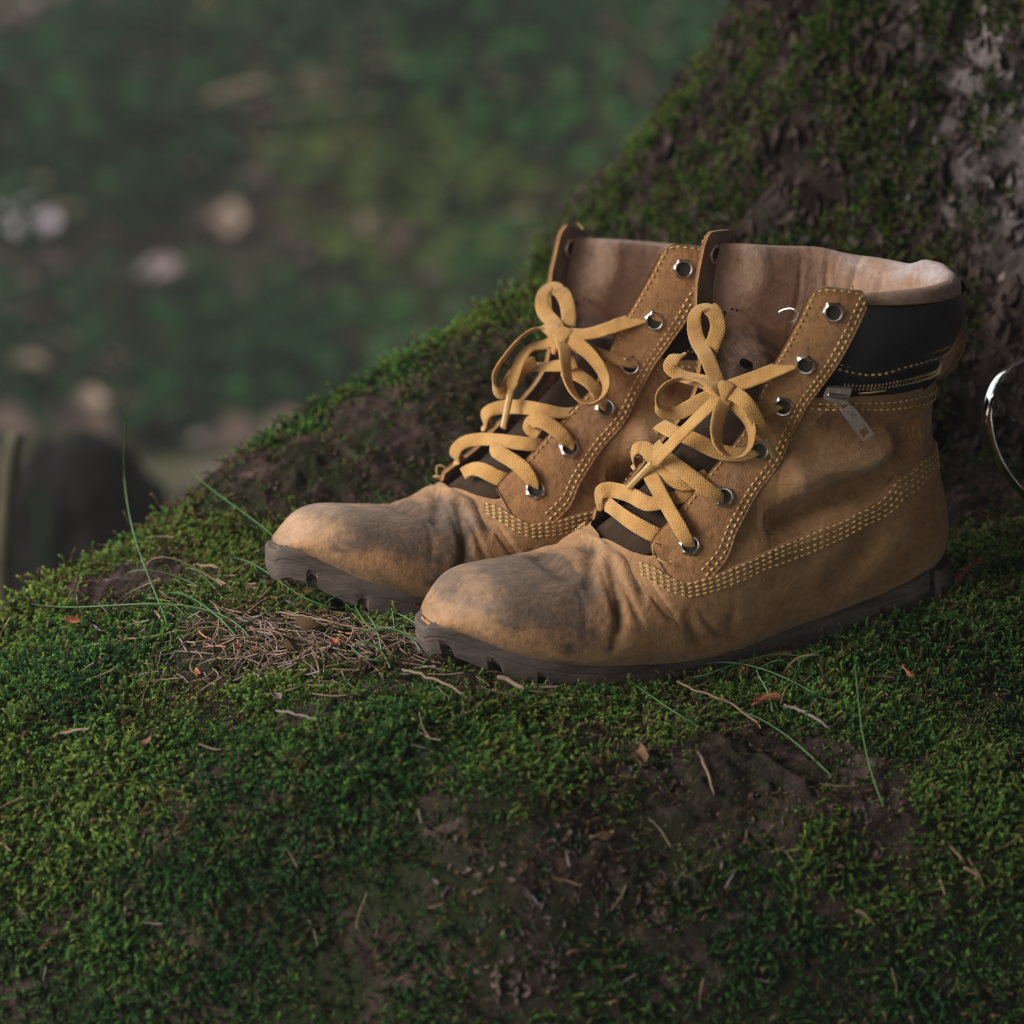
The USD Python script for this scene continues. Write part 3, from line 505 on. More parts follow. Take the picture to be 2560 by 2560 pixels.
# lace strands in each boot's own frame, millimetres
LACE_FRONT={
'A':[[165.9,5.0,117.3],[167.7,13.9,115.6],[168.2,27.8,108.0],[166.3,39.7,97.8],[164.2,43.2,91.7],[161.6,42.5,87.1]],
'B':[[178.7,-21.9,93.9],[179.6,-16.0,95.4],[181.9,12.0,96.2],[177.3,27.8,93.3],[171.8,30.1,89.7]],
'C':[[177.3,-27.3,90.8],[181.3,-25.3,97.7],[180.5,-21.0,102.5],[176.1,-17.2,102.8],[174.7,6.4,105.4],[171.5,16.9,104.4],[163.9,22.6,106.8],[151.3,27.2,107.9]],
'D':[[156.6,-4.9,127.7],[159.1,15.3,125.0],[154.7,26.4,120.7],[150.4,33.9,115.8],[144.8,38.7,110.7],[139.5,37.8,106.9]],
'E':[[161.4,-19.3,114.0],[164.8,-16.4,119.6],[164.3,-13.1,124.6],[161.6,-10.4,125.5],[161.6,5.2,123.1],[159.3,21.9,116.8],[154.6,25.7,115.1],[142.3,25.9,116.7]],
'F':[[149.1,-10.3,132.9],[152.3,-8.1,136.9],[151.7,4.9,136.9],[146.2,21.4,135.2],[137.6,31.4,130.4],[126.4,36.2,128.6],[118.4,35.0,128.3]],
'G':[[128.7,27.5,155.6],[126.1,33.0,154.1],[119.8,37.2,151.5],[112.6,40.1,152.3],[106.2,40.1,152.6]],
'H':[[133.5,28.4,162.0],[129.5,33.0,165.1],[122.5,39.6,168.5],[115.1,45.0,172.3],[104.1,51.7,176.9],[96.9,51.5,178.0]],
'I':[[120.4,-9.4,193.2],[119.5,-21.9,191.1],[123.9,-19.8,188.9],[127.7,-12.1,180.2],[132.9,10.7,175.1],[134.6,23.4,167.3],[133.9,27.8,161.9]],
'J':[[119.3,-11.5,193.2],[119.1,-6.0,191.6],[120.6,-0.4,185.7],[125.7,2.3,177.4],[131.1,8.0,171.3]],
'K':[[133.8,-19.6,167.5],[138.1,-16.2,169.0],[142.4,-12.5,165.9],[140.8,-8.0,162.5],[137.5,8.6,162.9],[133.5,25.6,160.7]],
'loopL':[[134.7,31.7,161.0],[140.4,26.4,166.5],[144.7,10.1,165.4],[153.8,8.0,164.3],[159.1,6.3,158.6],[158.2,5.4,150.2],[150.8,7.2,146.8],[145.6,19.3,153.8],[138.5,26.9,159.3],[134.6,30.5,160.6]],
'loopR':[[134.1,32.4,161.1],[139.8,38.6,155.1],[145.6,44.3,147.3],[146.1,50.0,138.5],[139.0,53.3,133.5],[130.4,51.9,137.7],[127.3,46.5,147.6],[129.8,39.9,154.6],[132.4,33.4,160.4]],
'endR':[[132.6,33.0,160.9],[130.8,41.9,161.5],[128.2,47.2,157.3],[124.2,49.4,148.7],[120.8,49.8,140.3]],
'tipR':[[121.0,49.7,140.6],[115.8,49.4,129.1]],
'endL':[[135.5,29.6,159.5],[141.4,32.5,157.0],[150.8,29.3,148.4],[160.2,22.3,136.2],[165.9,14.4,126.7],[167.2,12.2,123.9]],
'tipL':[[166.6,12.4,124.7],[175.1,-0.6,108.9]],
'knot':[[137.3,22.0,163.8],[136.4,31.7,162.7],[131.9,35.9,158.4]],
'knot2':[[131.8,32.6,166.0],[136.2,33.8,162.4],[136.8,30.0,155.1]],
}
LACE_REAR={
'a':[[162.1,-15.0,114.7],[166.2,-12.0,118.3],[165.6,-8.9,123.5],[157.8,-3.7,126.4],[152.5,20.3,128.2],[143.0,27.7,126.7],[129.3,26.6,127.1]],
'b':[[151.3,25.6,115.2],[155.0,21.4,120.2],[153.0,26.9,122.8],[147.6,33.7,119.5],[142.4,38.7,113.7],[139.7,36.9,108.6]],
'c':[[176.4,-19.7,96.4],[181.3,-17.0,100.1],[178.9,-13.6,106.1],[170.3,-4.2,109.5],[165.5,21.2,111.0],[150.2,28.3,109.7]],
'd':[[169.7,12.0,109.0],[171.8,14.8,106.6],[171.6,25.3,104.2],[167.5,36.3,99.6],[164.1,41.7,93.4],[161.7,41.2,89.1]],
'e':[[185.5,2.7,92.3],[181.7,11.2,96.1],[179.1,23.6,94.6],[171.5,28.9,91.3]],
'f':[[136.7,15.3,166.6],[133.5,24.5,168.7],[128.7,31.9,168.6],[120.4,41.1,172.1],[111.3,48.3,176.3],[101.1,53.4,179.4],[95.3,52.8,180.0]],
'g':[[122.1,-13.6,186.7],[123.0,-21.0,188.6],[129.7,-17.2,183.9],[131.9,-10.0,176.6],[134.2,6.7,172.1],[136.4,15.6,167.0]],
'h':[[121.1,-15.1,186.9],[121.6,-7.2,185.1],[123.7,2.5,178.4],[128.0,10.8,170.8]],
'i':[[133.0,20.7,164.4],[125.1,33.6,159.1],[118.7,38.4,157.0],[109.5,42.6,153.9],[103.3,41.8,152.9]],
'j':[[134.7,21.0,148.4],[130.8,28.4,146.3],[124.3,34.6,140.5],[120.0,36.3,133.4],[116.2,35.6,129.1]],
'k':[[147.1,-6.7,145.6],[142.2,8.0,149.0],[136.8,21.2,151.1],[130.7,26.0,153.1]],
'loopL':[[138.3,16.1,166.7],[142.6,4.3,169.1],[153.7,6.2,164.9],[163.9,7.8,155.4],[169.4,6.8,146.0],[168.4,6.3,138.4],[164.2,6.6,135.9],[159.5,5.6,141.2],[153.4,4.6,147.1],[145.1,7.0,151.6]],
'loopR':[[137.9,20.0,166.2],[140.9,32.9,158.7],[143.9,41.0,148.9],[143.1,47.8,139.6],[137.4,52.1,133.9],[128.8,51.8,136.1],[124.2,49.1,143.6],[127.0,44.0,154.1],[131.9,35.2,162.0],[136.3,23.4,166.5]],
'endL':[[138.5,15.1,165.1],[142.4,11.0,161.2],[149.9,9.4,159.1],[156.4,10.6,152.4],[160.3,10.5,142.9],[160.7,9.2,136.7]],
'tipL':[[160.7,9.2,137.1],[168.7,16.5,118.1]],
'knot':[[134.2,-0.8,169.8],[139.1,20.0,166.5],[138.6,25.0,160.4]],
'knot2':[[133.9,22.3,170.0],[139.7,23.5,165.4],[140.7,19.7,159.9]],
}

# ------------------------------------------------------------------ terrain: a mossy bank at a tree's foot
def sole_pts(B, mir):
    R, t = B; out = []
    for x, y, z in ((.0, .03, .021), (.0, -.03, .021), (.06, .03, .017), (.06, -.03, .017), (.16, .045, .013), (.16, -.045, .013), (.21, .045, .016), (.21, -.045, .016), (.11, 0, .009)):
        out.append(np.array([x, y * mir, z]) @ R.T + t)
    return out
ctl = sole_pts(BOOT_F, 1) + sole_pts(BOOT_R, -1)
for px, py, Y in [(1400, 1900, -.24), (1400, 2050, -.28), (1280, 2200, -.305), (1280, 2350, -.32), (1280, 2560, -.33),
                  (0, 1640, -.06), (250, 1425, .02), (400, 1335, .06), (550, 1222, .10), (700, 1112, .14), (830, 1035, .17), (960, 958, .18), (1090, 873, .20), (1180, 810, .213), (1300, 740, .225),
                  (0, 1800, -.17), (0, 2100, -.24), (0, 2350, -.275), (0, 2560, -.295), (600, 1680, -.15), (600, 1900, -.23), (600, 2200, -.285), (600, 2560, -.315), (300, 1600, -.09), (450, 1420, .0),
                  (2560, 1450, -.03), (2560, 1700, -.13), (2560, 2000, -.23), (2560, 2300, -.285), (2560, 2560, -.305), (2000, 1900, -.22), (2000, 2200, -.285), (2000, 2560, -.315)]:
    ctl.append(at_y(px, py, Y))
RIDGE = np.array([at_y(*q) for q in [(-250, 1730, -.14), (0, 1625, -.05), (250, 1430, .02), (400, 1340, .06), (550, 1228, .10), (700, 1118, .14), (830, 1040, .17), (960, 963, .18), (1090, 878, .20), (1180, 815, .213), (1300, 742, .228), (1390, 725, .24), (1500, 690, .26)]])
for q in RIDGE:
    out = np.array([-.55, .83, 0]); ctl += [q + out * .05 - [0, 0, .022], q + out * .12 - [0, 0, .13], q + out * .25 - [0, 0, .38], q + out * .45 - [0, 0, .75]]
ctl += [np.array(p, float) for p in [(-.5, -.30, -.08), (-.55, -.45, -.2), (-.45, -.1, -.12), (-.8, -.3, -.5), (0, -.40, -.2), (-.3, -.38, -.2), (.3, -.39, -.22), (.6, -.38, -.2), (.9, -.3, -.05), (.6, 0, .07), (.9, .2, .10), (.52, .5, .12), (1.1, .6, .1), (.6, -.7, -.6), (0, -.75, -.6), (-.5, -.75, -.6), (.6, 1.2, -.3), (1.2, 1.2, -.4), (1.3, -.6, -.4)]]
ctl = np.array(ctl)
rbf = RBFInterpolator(ctl[:, :2], ctl[:, 2], kernel='thin_plate_spline', smoothing=2e-5)
GX, GY = np.arange(-.95, 1.45, .008), np.arange(-.95, 1.4, .008)
gx, gy = np.meshgrid(GX, GY, indexing='ij'); xy = np.stack([gx.ravel(), gy.ravel()], 1)
FLOOR = -.95
gz = np.maximum(rbf(xy), FLOOR - .7).reshape(gx.shape)
from scipy.spatial import cKDTree
rid = spline(np.vstack([RIDGE[0] - (RIDGE[1] - RIDGE[0]) * 2.2, RIDGE]), 400); _, ri = cKDTree(rid[:, :2]).query(xy); rt = norm(np.gradient(rid[:, :2], axis=0)); away = ((xy - rid[ri, :2]) * np.stack([-rt[ri, 1], rt[ri, 0]], 1)).sum(1).reshape(gx.shape)
drop = np.clip(away - .012, 0, 1); rz = rid[ri, 2].reshape(gx.shape); blend = np.clip((ri.reshape(gx.shape) < 398) * 1.0, 0, 1)
gz = np.where((drop > 0) & (blend > 0), np.minimum(gz, rz + .003 - drop * 1.5 - drop ** 2 * 6), gz)
gz = np.maximum(gz, FLOOR - .7)
edge = np.clip(np.minimum.reduce([gx - GX[0], GX[-1] - gx, gy - GY[0], GY[-1] - gy]) / .3, 0, 1); gz = gz * edge + (FLOOR - .7) * (1 - edge)
p3 = np.stack([gx, gy, gz], -1)
under = np.minimum(*[np.linalg.norm((p3 - (B[1] + B[0] @ [.14, 0, 0]))[..., :2] @ np.array([[B[0][0, 0], -B[0][1, 0]], [B[0][1, 0], B[0][0, 0]]]) / [.19, .085], axis=-1) for B in (BOOT_F, BOOT_R)])
calm = np.clip((under - .8) / .6, .12, 1)
gz = gz + calm * ((meshkit.fbm(p3 * 11, 4, 3) - .5) * .030 + (meshkit.fbm(p3 * 40, 3, 6) - .5) * .012)
GROUND = RegularGridInterpolator((GX, GY), gz, bounds_error=False, fill_value=FLOOR)
def gh(x, y): return GROUND(np.stack([np.asarray(x, float), np.asarray(y, float)], -1))
def gnormal(x, y):
    e = .006; return norm(np.stack([gh(x - e, y) - gh(x + e, y), gh(x, y - e) - gh(x, y + e), np.full(np.shape(x), 2 * e)], -1))
def on_ground(px, py, lift=0.0):
    """First point of the ground along a pixel's ray."""
    px, py = np.atleast_1d(np.asarray(px, float)), np.atleast_1d(np.asarray(py, float)); r = ray(px, py); s = np.linspace(1.2, 3.0, 700)
    q = CAM + r[:, None] * s[None, :, None]; h = q[..., 2] - gh(q[..., 0], q[..., 1]); k = (h < 0).argmax(1)
    return q[np.arange(len(k)), k] + [0, 0, lift]
RTREE = cKDTree(rid[:, :2])
def patches(p):
    """How mossy a place is, 0 bare bark and soil, 1 deep moss."""
    m = .86 + 1.4 * (meshkit.fbm(p * 7, 4, 31) - .5) + 1.1 * (meshkit.fbm(p * 24, 3, 33) - .5)
    uv, z = project(p)
    return m
BARE = [(960, 1110, 330, 130, 1.0), (1230, 900, 190, 90, .75), (1500, 640, 260, 110, .7), (1900, 560, 300, 140, .6), (560, 1230, 210, 75, .95), (280, 1470, 190, 55, .95), (40, 2010, 120, 70, .6), (1720, 1960, 170, 100, .75), (1960, 1960, 130, 100, .55), (1150, 2420, 340, 100, .14), (1700, 2450, 220, 90, .1), (800, 2290, 140, 80, .12), (2200, 2010, 80, 70, .55), (880, 1600, 200, 60, .4), (760, 1790, 110, 30, .45), (2420, 1250, 200, 150, .6)]
BARE3 = [(on_ground(x, y)[0], a, b, w) for x, y, a, b, w in BARE]
def mossiness(p):
    m = patches(p)
    for c, a, b, w in BARE3:
        s = 1.9 / KPX; d = (p - c) / [a * s, b * s * 2.2, b * s * 2.2]
        m = m - w * .9 * np.exp(-(d ** 2).sum(-1))
    dr, _ = RTREE.query(p[:, :2]); m = m + .30 * np.exp(-(dr / .014) ** 2)
    return np.clip(m, 0, 1)
SOIL = M('dark_root_bark_and_soil', {
    'g': ('geometry', {}), 'mp': ('mapping', {'scale': (1, 1, 1)}), 'n': ('noise_texture', {'scale': 55.0, 'detail': 8.0, 'roughness': 0.7}), 'r': ('rgb_ramp', {'ramp': [(0.3, (0.012, 0.008, 0.007)), (0.52, (0.040, 0.026, 0.023)), (0.72, (0.130, 0.088, 0.080))]}),
    'n2': ('noise_texture', {'scale': 240.0, 'detail': 5.0, 'roughness': 0.7}), 'b': ('bump', {'strength': 0.9, 'distance': 0.004}),
    'nm': ('noise_texture', {'scale': 18.0, 'detail': 6.0, 'roughness': 0.65}), 'rm': ('rgb_ramp', {'ramp': [(0.42, (0, 0, 0)), (0.56, (1, 1, 1))]}), 'c': ('mix', {'color2': (0.018, 0.022, 0.009)}),
    'p': ('principled_bsdf', {'roughness': 0.95, 'specular_ior_level': 0.15})},
    [('g.position', 'mp.vector'), ('mp.vector', 'n.vector'), ('g.position', 'n2.vector'), ('g.position', 'nm.vector'), ('n.fac', 'r.fac'), ('r.color', 'c.color1'), ('nm.fac', 'rm.fac'), ('rm.color', 'c.fac'), ('c.color', 'p.base_color'), ('n2.fac', 'b.height'), ('b.normal', 'p.normal')], 'p.BSDF')
FX, FY = np.arange(-.42, .50, .0017), np.arange(-.44, .36, .0017); fx, fy = np.meshgrid(FX, FY, indexing='ij'); fz = gh(fx, fy); fp = np.stack([fx, fy, fz], -1)
bark = 1 - mossiness(fp.reshape(-1, 3)).reshape(fx.shape)
ridged = np.abs(meshkit.fbm(fp * [60, 110, 60], 3, 17) - .5) * 2
fz = fz + bark * ((.5 - ridged) * .012 + (meshkit.fbm(fp * [150, 220, 150], 4, 23) - .5) * .008) + (meshkit.fbm(fp * 130, 3, 19) - .5) * .004
edge = np.clip(np.minimum.reduce([fx - FX[0], FX[-1] - fx, fy - FY[0], FY[-1] - fy]) / .03, 0, 1); fz = fz - (1 - edge) * .012
g_o = obj('ground', cat([grid(np.stack([fx, fy, fz], -1)), grid(np.stack([gx, gy, gz - np.where((gx > FX[0] + .02) & (gx < FX[-1] - .02) & (gy > FY[0] + .02) & (gy < FY[-1] - .02), .03, .0)], -1))]), SOIL, None, True)
tag(g_o, 'dark root bank of bark and soil under the moss and the boots', 'ground', kind='structure')
# far forest floor
LITTER = M('moss_and_leaf_litter', {
    'xyz': ('separate_xyz', {}), 'yr': ('map_range', {'from_min': 4.5, 'from_max': 3.3, 'clamp': True}), 'n4': ('noise_texture', {'scale': 1.7, 'detail': 6.0, 'roughness': 0.6}), 'r4': ('rgb_ramp', {'ramp': [(0.38, (0, 0, 0)), (0.58, (1, 1, 1))]}), 'ym': ('math', {'math_type': 'multiply'}), 'cm': ('mix', {'color2': (0.042, 0.043, 0.021)}),  # nearer floor is lightened in colour to pass for a lit band
    'g': ('geometry', {}), 'n': ('noise_texture', {'scale': 3.1, 'detail': 7.0, 'roughness': 0.66}), 'r': ('rgb_ramp', {'ramp': [(0.34, (0.004, 0.008, 0.004)), (0.44, (0.010, 0.017, 0.006)), (0.52, (0.022, 0.023, 0.010)), (0.60, (0.034, 0.024, 0.020)), (0.74, (0.09, 0.066, 0.062))]}),
    'n2': ('noise_texture', {'scale': 30.0, 'detail': 6.0}), 'b': ('bump', {'strength': 0.8, 'distance': 0.05}), 'p': ('principled_bsdf', {'roughness': 0.95, 'specular_ior_level': 0.1})},
    [('g.position', 'n.vector'), ('g.position', 'n2.vector'), ('n.fac', 'r.fac'), ('g.position', 'xyz.vector'), ('xyz.y', 'yr.value'), ('g.position', 'n4.vector'), ('n4.fac', 'r4.fac'), ('r4.color', 'ym.value1'), ('yr.result', 'ym.value2'), ('r.color', 'cm.color1'), ('ym.value', 'cm.fac'), ('cm.color', 'p.base_color'), ('n2.fac', 'b.height'), ('b.normal', 'p.normal')], 'p.BSDF')
def fh(x, y):
    p = np.stack([x, y, 0 * x], -1)
    return FLOOR + (meshkit.fbm(p * .55, 4, 51) - .5) * .55 + (meshkit.fbm(p * 3.0, 3, 52) - .5) * .16 + np.clip((y - 3.2) / 9, 0, 4) * .75
xs_ = np.r_[np.linspace(-60, -7, 40)[:-1], np.linspace(-7, 7, 230), np.linspace(7, 60, 40)[1:]]; ys_ = np.r_[np.linspace(-40, -2, 30)[:-1], np.linspace(-2, 11, 220), np.linspace(11, 80, 50)[1:]]
qx, qy = np.meshgrid(xs_, ys_, indexing='ij'); qz = fh(qx, qy)
f_o = obj('forest_floor', grid(np.stack([qx, qy, qz], -1)), LITTER, None, True)
tag(f_o, 'blurred forest floor of moss and brown leaf litter behind the bank', 'forest floor', kind='structure')

# ------------------------------------------------------------------ the tree: flared trunk, unseen leaves overhead, added for their shade
AX = np.array([.53, .50])
def trunk_r(th, z):
    g = lambda c, w: np.exp(-((np.angle(np.exp(1j * (th - math.radians(c)))) / math.radians(w)) ** 2))
    flare = .21 + .235 * g(193, 34) + .19 * g(258, 24) + .28 * g(325, 30) + .2 * g(90, 40)
    return (.21 - .006 * np.clip(z, 0, 8)) + flare * np.exp(-np.clip(z, .10, None) / .28) + .010 * np.sin(th * 7 + z * 1.5) * np.exp(-np.clip(z, 0, 9) / .8)
def trunk_p(th, z): 
    r = trunk_r(th, z); return np.stack([AX[0] + r * np.cos(th), AX[1] + r * np.sin(th), z], -1)
BARK = M('mossy_grey_bark', {
    'g': ('geometry', {}), 'mp': ('mapping', {'scale': (1, 1, .45)}), 'n': ('noise_texture', {'scale': 34.0, 'detail': 8.0, 'roughness': 0.68}), 'r': ('rgb_ramp', {'ramp': [(0.36, (0.009, 0.006, 0.005)), (0.52, (0.022, 0.015, 0.012)), (0.64, (0.048, 0.033, 0.027)), (0.76, (0.095, 0.068, 0.060))]}), 'r2': ('rgb_ramp', {'ramp': [(0.36, (0.022, 0.018, 0.017)), (0.48, (0.12, 0.10, 0.10)), (0.66, (0.33, 0.29, 0.295))]}), 'lich': ('mix', {}), 'xr': ('map_range', {'from_min': 0.22, 'from_max': 0.30, 'clamp': True}), 'lm': ('math', {'math_type': 'multiply', 'use_clamp': True}),
    'z': ('separate_xyz', {}), 'zr': ('map_range', {'from_min': 0.15, 'from_max': 0.21, 'clamp': True}),
    'n2': ('noise_texture', {'scale': 160.0, 'detail': 5.0, 'roughness': 0.7}), 'b': ('bump', {'strength': 1.0, 'distance': 0.006}), 'p': ('principled_bsdf', {'roughness': 0.95, 'specular_ior_level': 0.15})},
    [('g.position', 'mp.vector'), ('mp.vector', 'n.vector'), ('mp.vector', 'n2.vector'), ('n.fac', 'r.fac'), ('n.fac', 'r2.fac'), ('g.position', 'z.vector'), ('z.z', 'zr.value'), ('z.x', 'xr.value'), ('zr.result', 'lm.value1'), ('xr.result', 'lm.value2'), ('r.color', 'lich.color1'), ('r2.color', 'lich.color2'), ('lm.value', 'lich.fac'), ('lich.color', 'p.base_color'), ('n2.fac', 'b.height'), ('b.normal', 'p.normal')], 'p.BSDF')
TREE = thing('tree', 'thick tree with a flared, moss-grown trunk rising behind the boots', 'tree', None, Gf.Matrix4d(1))
zz = np.r_[np.linspace(-.35, .75, 330), np.linspace(.75, 6.5, 60)[1:]]; tt_ = np.linspace(0, 2 * math.pi, 620)
z_, th_ = np.meshgrid(zz, tt_, indexing='ij'); tp = trunk_p(th_, z_); tn_ = np.stack([np.cos(th_), np.sin(th_), .5 + 0 * th_], -1); tn_ = norm(tn_)
furrow = np.abs(meshkit.fbm(np.stack([np.cos(th_) * 9, np.sin(th_) * 9, z_ * 4], -1) + 7, 4, 61) - .5) * 2
tp = tp + tn_ * ((.35 - furrow) * .020 + (meshkit.fbm(tp * [50, 50, 22], 4, 62) - .5) * .022 + (np.abs(meshkit.fbm(tp * [80, 80, 42], 3, 64) - .5) - .15) * .032 * np.clip((tp[..., 2] - .1) * 8, .25, 1))[..., None]; tp[:, -1] = tp[:, 0]
obj('trunk', grid(tp, True), BARK, TREE, True)
LEAF_DARK = noisy('dark_needle_foliage', [(0.3, (0.012, 0.022, 0.008)), (0.7, (0.035, 0.060, 0.020))], 3, 0.8, 0.0, space='position')
r_ = np.random.default_rng(5); n = 9000; a = r_.uniform(0, 2 * math.pi, n); zz_ = r_.uniform(2.7, 8.5, n); rad = (8.8 - zz_) / 5.8 * (2.7 + 1.3 * np.clip(np.cos(a + .9), -.3, 1)) * np.sqrt(r_.uniform(0.05, 1, n)); c = np.stack([AX[0] + rad * np.cos(a), AX[1] + rad * np.sin(a), zz_ - rad * .25], 1)  # unseen leaves overhead, spread so that light comes from the left
d = norm(np.stack([np.cos(a), np.sin(a), -.35 + r_.normal(0, .25, n)], 1)); s = norm(np.cross(d, r_.normal(0, 1, (n, 3)))); Ls = r_.uniform(.25, .55, n)[:, None]
v = np.stack([c, c + d * Ls * .5 + s * Ls * .28, c + d * Ls, c + d * Ls * .5 - s * Ls * .28], 1).reshape(-1, 3); f = (np.array([[0, 1, 2], [0, 2, 3]])[None] + 4 * np.arange(n)[:, None, None]).reshape(-1, 3)
n2 = 3400; a = r_.uniform(math.radians(-125), math.radians(35), n2); rad = r_.uniform(1.7, 3.6, n2); c = np.stack([AX[0] + rad * np.cos(a), AX[1] + rad * np.sin(a), r_.uniform(.1, 3.2, n2)], 1); pu, pz = project(c)  # unseen low leaves added to block sky light from right and camera side
c = c[(pz < -.3) | (np.abs(pu[:, 0] - 1280) > 1280 + 1400 * 1.9 / np.maximum(pz, .3))]; c = c[np.linalg.norm(c - CAM, axis=1) > .8]; n2 = len(c); d = norm(r_.normal(0, 1, (n2, 3)) * [1, 1, .4]); s = norm(np.cross(d, r_.normal(0, 1, (n2, 3)))); Ls = r_.uniform(.25, .5, n2)[:, None]
v2 = np.stack([c, c + d * Ls * .5 + s * Ls * .28, c + d * Ls, c + d * Ls * .5 - s * Ls * .28], 1).reshape(-1, 3); f2 = (np.array([[0, 1, 2], [0, 2, 3]])[None] + 4 * np.arange(n2)[:, None, None]).reshape(-1, 3)
n3 = 3000; c = np.stack([r_.uniform(-.9, 1.1, n3), r_.uniform(-1.35, -.22, n3), r_.uniform(.92, 1.7, n3)], 1); pu, pz = project(c); c = c[(pz < .05) | (pu[:, 1] < -500)]; c = c[np.linalg.norm(c - CAM, axis=1) > .35]; n3 = len(c)  # unseen leaves above the foreground, added to shade it
d = norm(r_.normal(0, 1, (n3, 3)) * [1, 1, .35]); s = norm(np.cross(d, r_.normal(0, 1, (n3, 3)) * [.3, .3, 1])); Ls = r_.uniform(.10, .20, n3)[:, None]
v3 = np.stack([c, c + d * Ls * .5 + s * Ls * .3, c + d * Ls, c + d * Ls * .5 - s * Ls * .3], 1).reshape(-1, 3); f3 = (np.array([[0, 1, 2], [0, 2, 3]])[None] + 4 * np.arange(n3)[:, None, None]).reshape(-1, 3)
obj('added_shade_branch', tube(spline(np.array([[AX[0], AX[1], 2.3], [.55, -.1, 1.75], [.3, -.8, 1.35], [-.6, -1.1, 1.25]]), 40), np.linspace(.07, .012, 40), 8), BARK, TREE, 50)  # unseen limb added under the foreground shade leaves
obj('added_shade_crown', cat([(v, f), (v2, f2), (v3, f3)]), LEAF_DARK, TREE, False)

# ------------------------------------------------------------------ moss
def moss_mat(name, lo, hi, tr):
    return M(name, {
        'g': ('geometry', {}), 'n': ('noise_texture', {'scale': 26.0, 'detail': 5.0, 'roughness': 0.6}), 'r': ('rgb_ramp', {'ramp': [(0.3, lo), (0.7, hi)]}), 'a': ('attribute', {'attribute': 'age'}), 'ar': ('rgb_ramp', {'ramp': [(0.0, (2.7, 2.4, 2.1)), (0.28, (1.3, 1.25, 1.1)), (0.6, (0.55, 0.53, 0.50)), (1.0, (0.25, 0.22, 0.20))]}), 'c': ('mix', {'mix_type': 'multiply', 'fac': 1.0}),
        'd': ('diffuse_bsdf', {'roughness': 0.5}), 't': ('translucent_bsdf', {}), 'm': ('mix_closure', {'fac': tr})},
        [('g.position', 'n.vector'), ('n.fac', 'r.fac'), ('a.fac', 'ar.fac'), ('r.color', 'c.color1'), ('ar.color', 'c.color2'), ('c.color', 'd.color'), ('c.color', 't.color'), ('d.BSDF', 'm.closure1'), ('t.BSDF', 'm.closure2')], 'm.closure')
MOSS = [moss_mat('green_moss', (0.042, 0.106, 0.024), (0.098, 0.195, 0.050), .35), moss_mat('yellow_green_moss', (0.086, 0.128, 0.030), (0.180, 0.232, 0.070), .35),
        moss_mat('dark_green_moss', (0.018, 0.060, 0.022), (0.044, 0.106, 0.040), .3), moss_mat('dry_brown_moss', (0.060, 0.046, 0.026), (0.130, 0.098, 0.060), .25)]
def tuft(seed, n_sprig, length, spread, droop=0.0):
    """A tuft of feathery moss sprigs: thin curling stems clad in tiny leaves, fresh at the tips and old at the base."""
    r = np.random.default_rng(seed); vs, fs, ag, k = [], [], [], 0
    for _ in range(n_sprig):
        a = r.uniform(0, 2 * math.pi); L = length * r.uniform(.55, 1.3); lean = r.uniform(.35, 1.0) * spread; start = np.array([*r.normal(0, .0032, 2), -.002])
        d = np.array([math.cos(a), math.sin(a), 0]); side = np.array([-d[1], d[0], 0]); m = 20; s = np.linspace(0, 1, m)
        curl = r.normal(0, .9); wig = r.uniform(0, 6)
        c = start + (d * (lean * s ** 1.2)[:, None] + side * (curl * .35 * s ** 2 + .06 * np.sin(s * 7 + wig))[:, None] + np.array([0, 0, 1]) * (s * (1 - .5 * lean) - (.30 + droop) * s ** 3 * lean)[:, None]) * L
        t = norm(np.gradient(c, axis=0)); u = norm(np.cross(t, [.3, .2, 1.0])); w = np.cross(t, u)
        for i in range(1, m):
            for j in range(4):
                g = j * 1.571 + i * .8 + r.uniform(-.3, .3); out = math.cos(g) * u[i] + math.sin(g) * w[i]; sd = np.cross(t[i], out)
                ll = .00125 * (length / .0095) * (1.1 - .5 * s[i]) * r.uniform(.8, 1.25); ww = ll * .36; tipd = norm(out * .8 + t[i] * .8)
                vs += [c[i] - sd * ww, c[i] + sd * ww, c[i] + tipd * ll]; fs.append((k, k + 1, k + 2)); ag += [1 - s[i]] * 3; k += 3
    return np.array(vs), np.array(fs), np.array(ag)
def scatter(name, parent, protos, pos, nrm, scale, which, label=None, catg=None, tilt=.35, kind='stuff'):
    path = path_for(name, parent); pi = UsdGeom.PointInstancer.Define(stage, path); n = len(pos)
    for i, (mesh, mat) in enumerate(protos):
        m_ = usdkit.mesh(stage, f'{path}/source_{i}', mesh[:2], mat, smooth=False)
        if len(mesh) > 2: UsdGeom.PrimvarsAPI(m_).CreatePrimvar('age', Sdf.ValueTypeNames.FloatArray, 'vertex').Set(Vt.FloatArray.FromNumpy(mesh[2].astype(np.float32)))
    pi.CreatePrototypesRel().SetTargets([f'{path}/source_{i}' for i in range(len(protos))])
    z = norm(nrm + RNG.normal(0, tilt, (n, 3))); sp = RNG.uniform(0, 2 * math.pi, n)
    x = norm(np.cross(np.stack([np.cos(sp), np.sin(sp), .01 + 0 * sp], 1), z)); y = np.cross(z, x); Rm = np.stack([x, y, z], -1)
    from scipy.spatial.transform import Rotation
    q = Rotation.from_matrix(Rm).as_quat()
    pi.CreatePositionsAttr(Vt.Vec3fArray.FromNumpy(pos.astype(np.float32)))
    pi.CreateOrientationsAttr(Vt.QuathArray([Gf.Quath(float(w), float(a), float(b), float(c)) for a, b, c, w in q]))
    pi.CreateScalesAttr(Vt.Vec3fArray.FromNumpy(np.repeat(scale[:, None], 3, 1).astype(np.float32)))
    pi.CreateProtoIndicesAttr(Vt.IntArray.FromNumpy(which.astype(np.int32)))
    return tag(pi.GetPrim(), label, catg, None, kind)
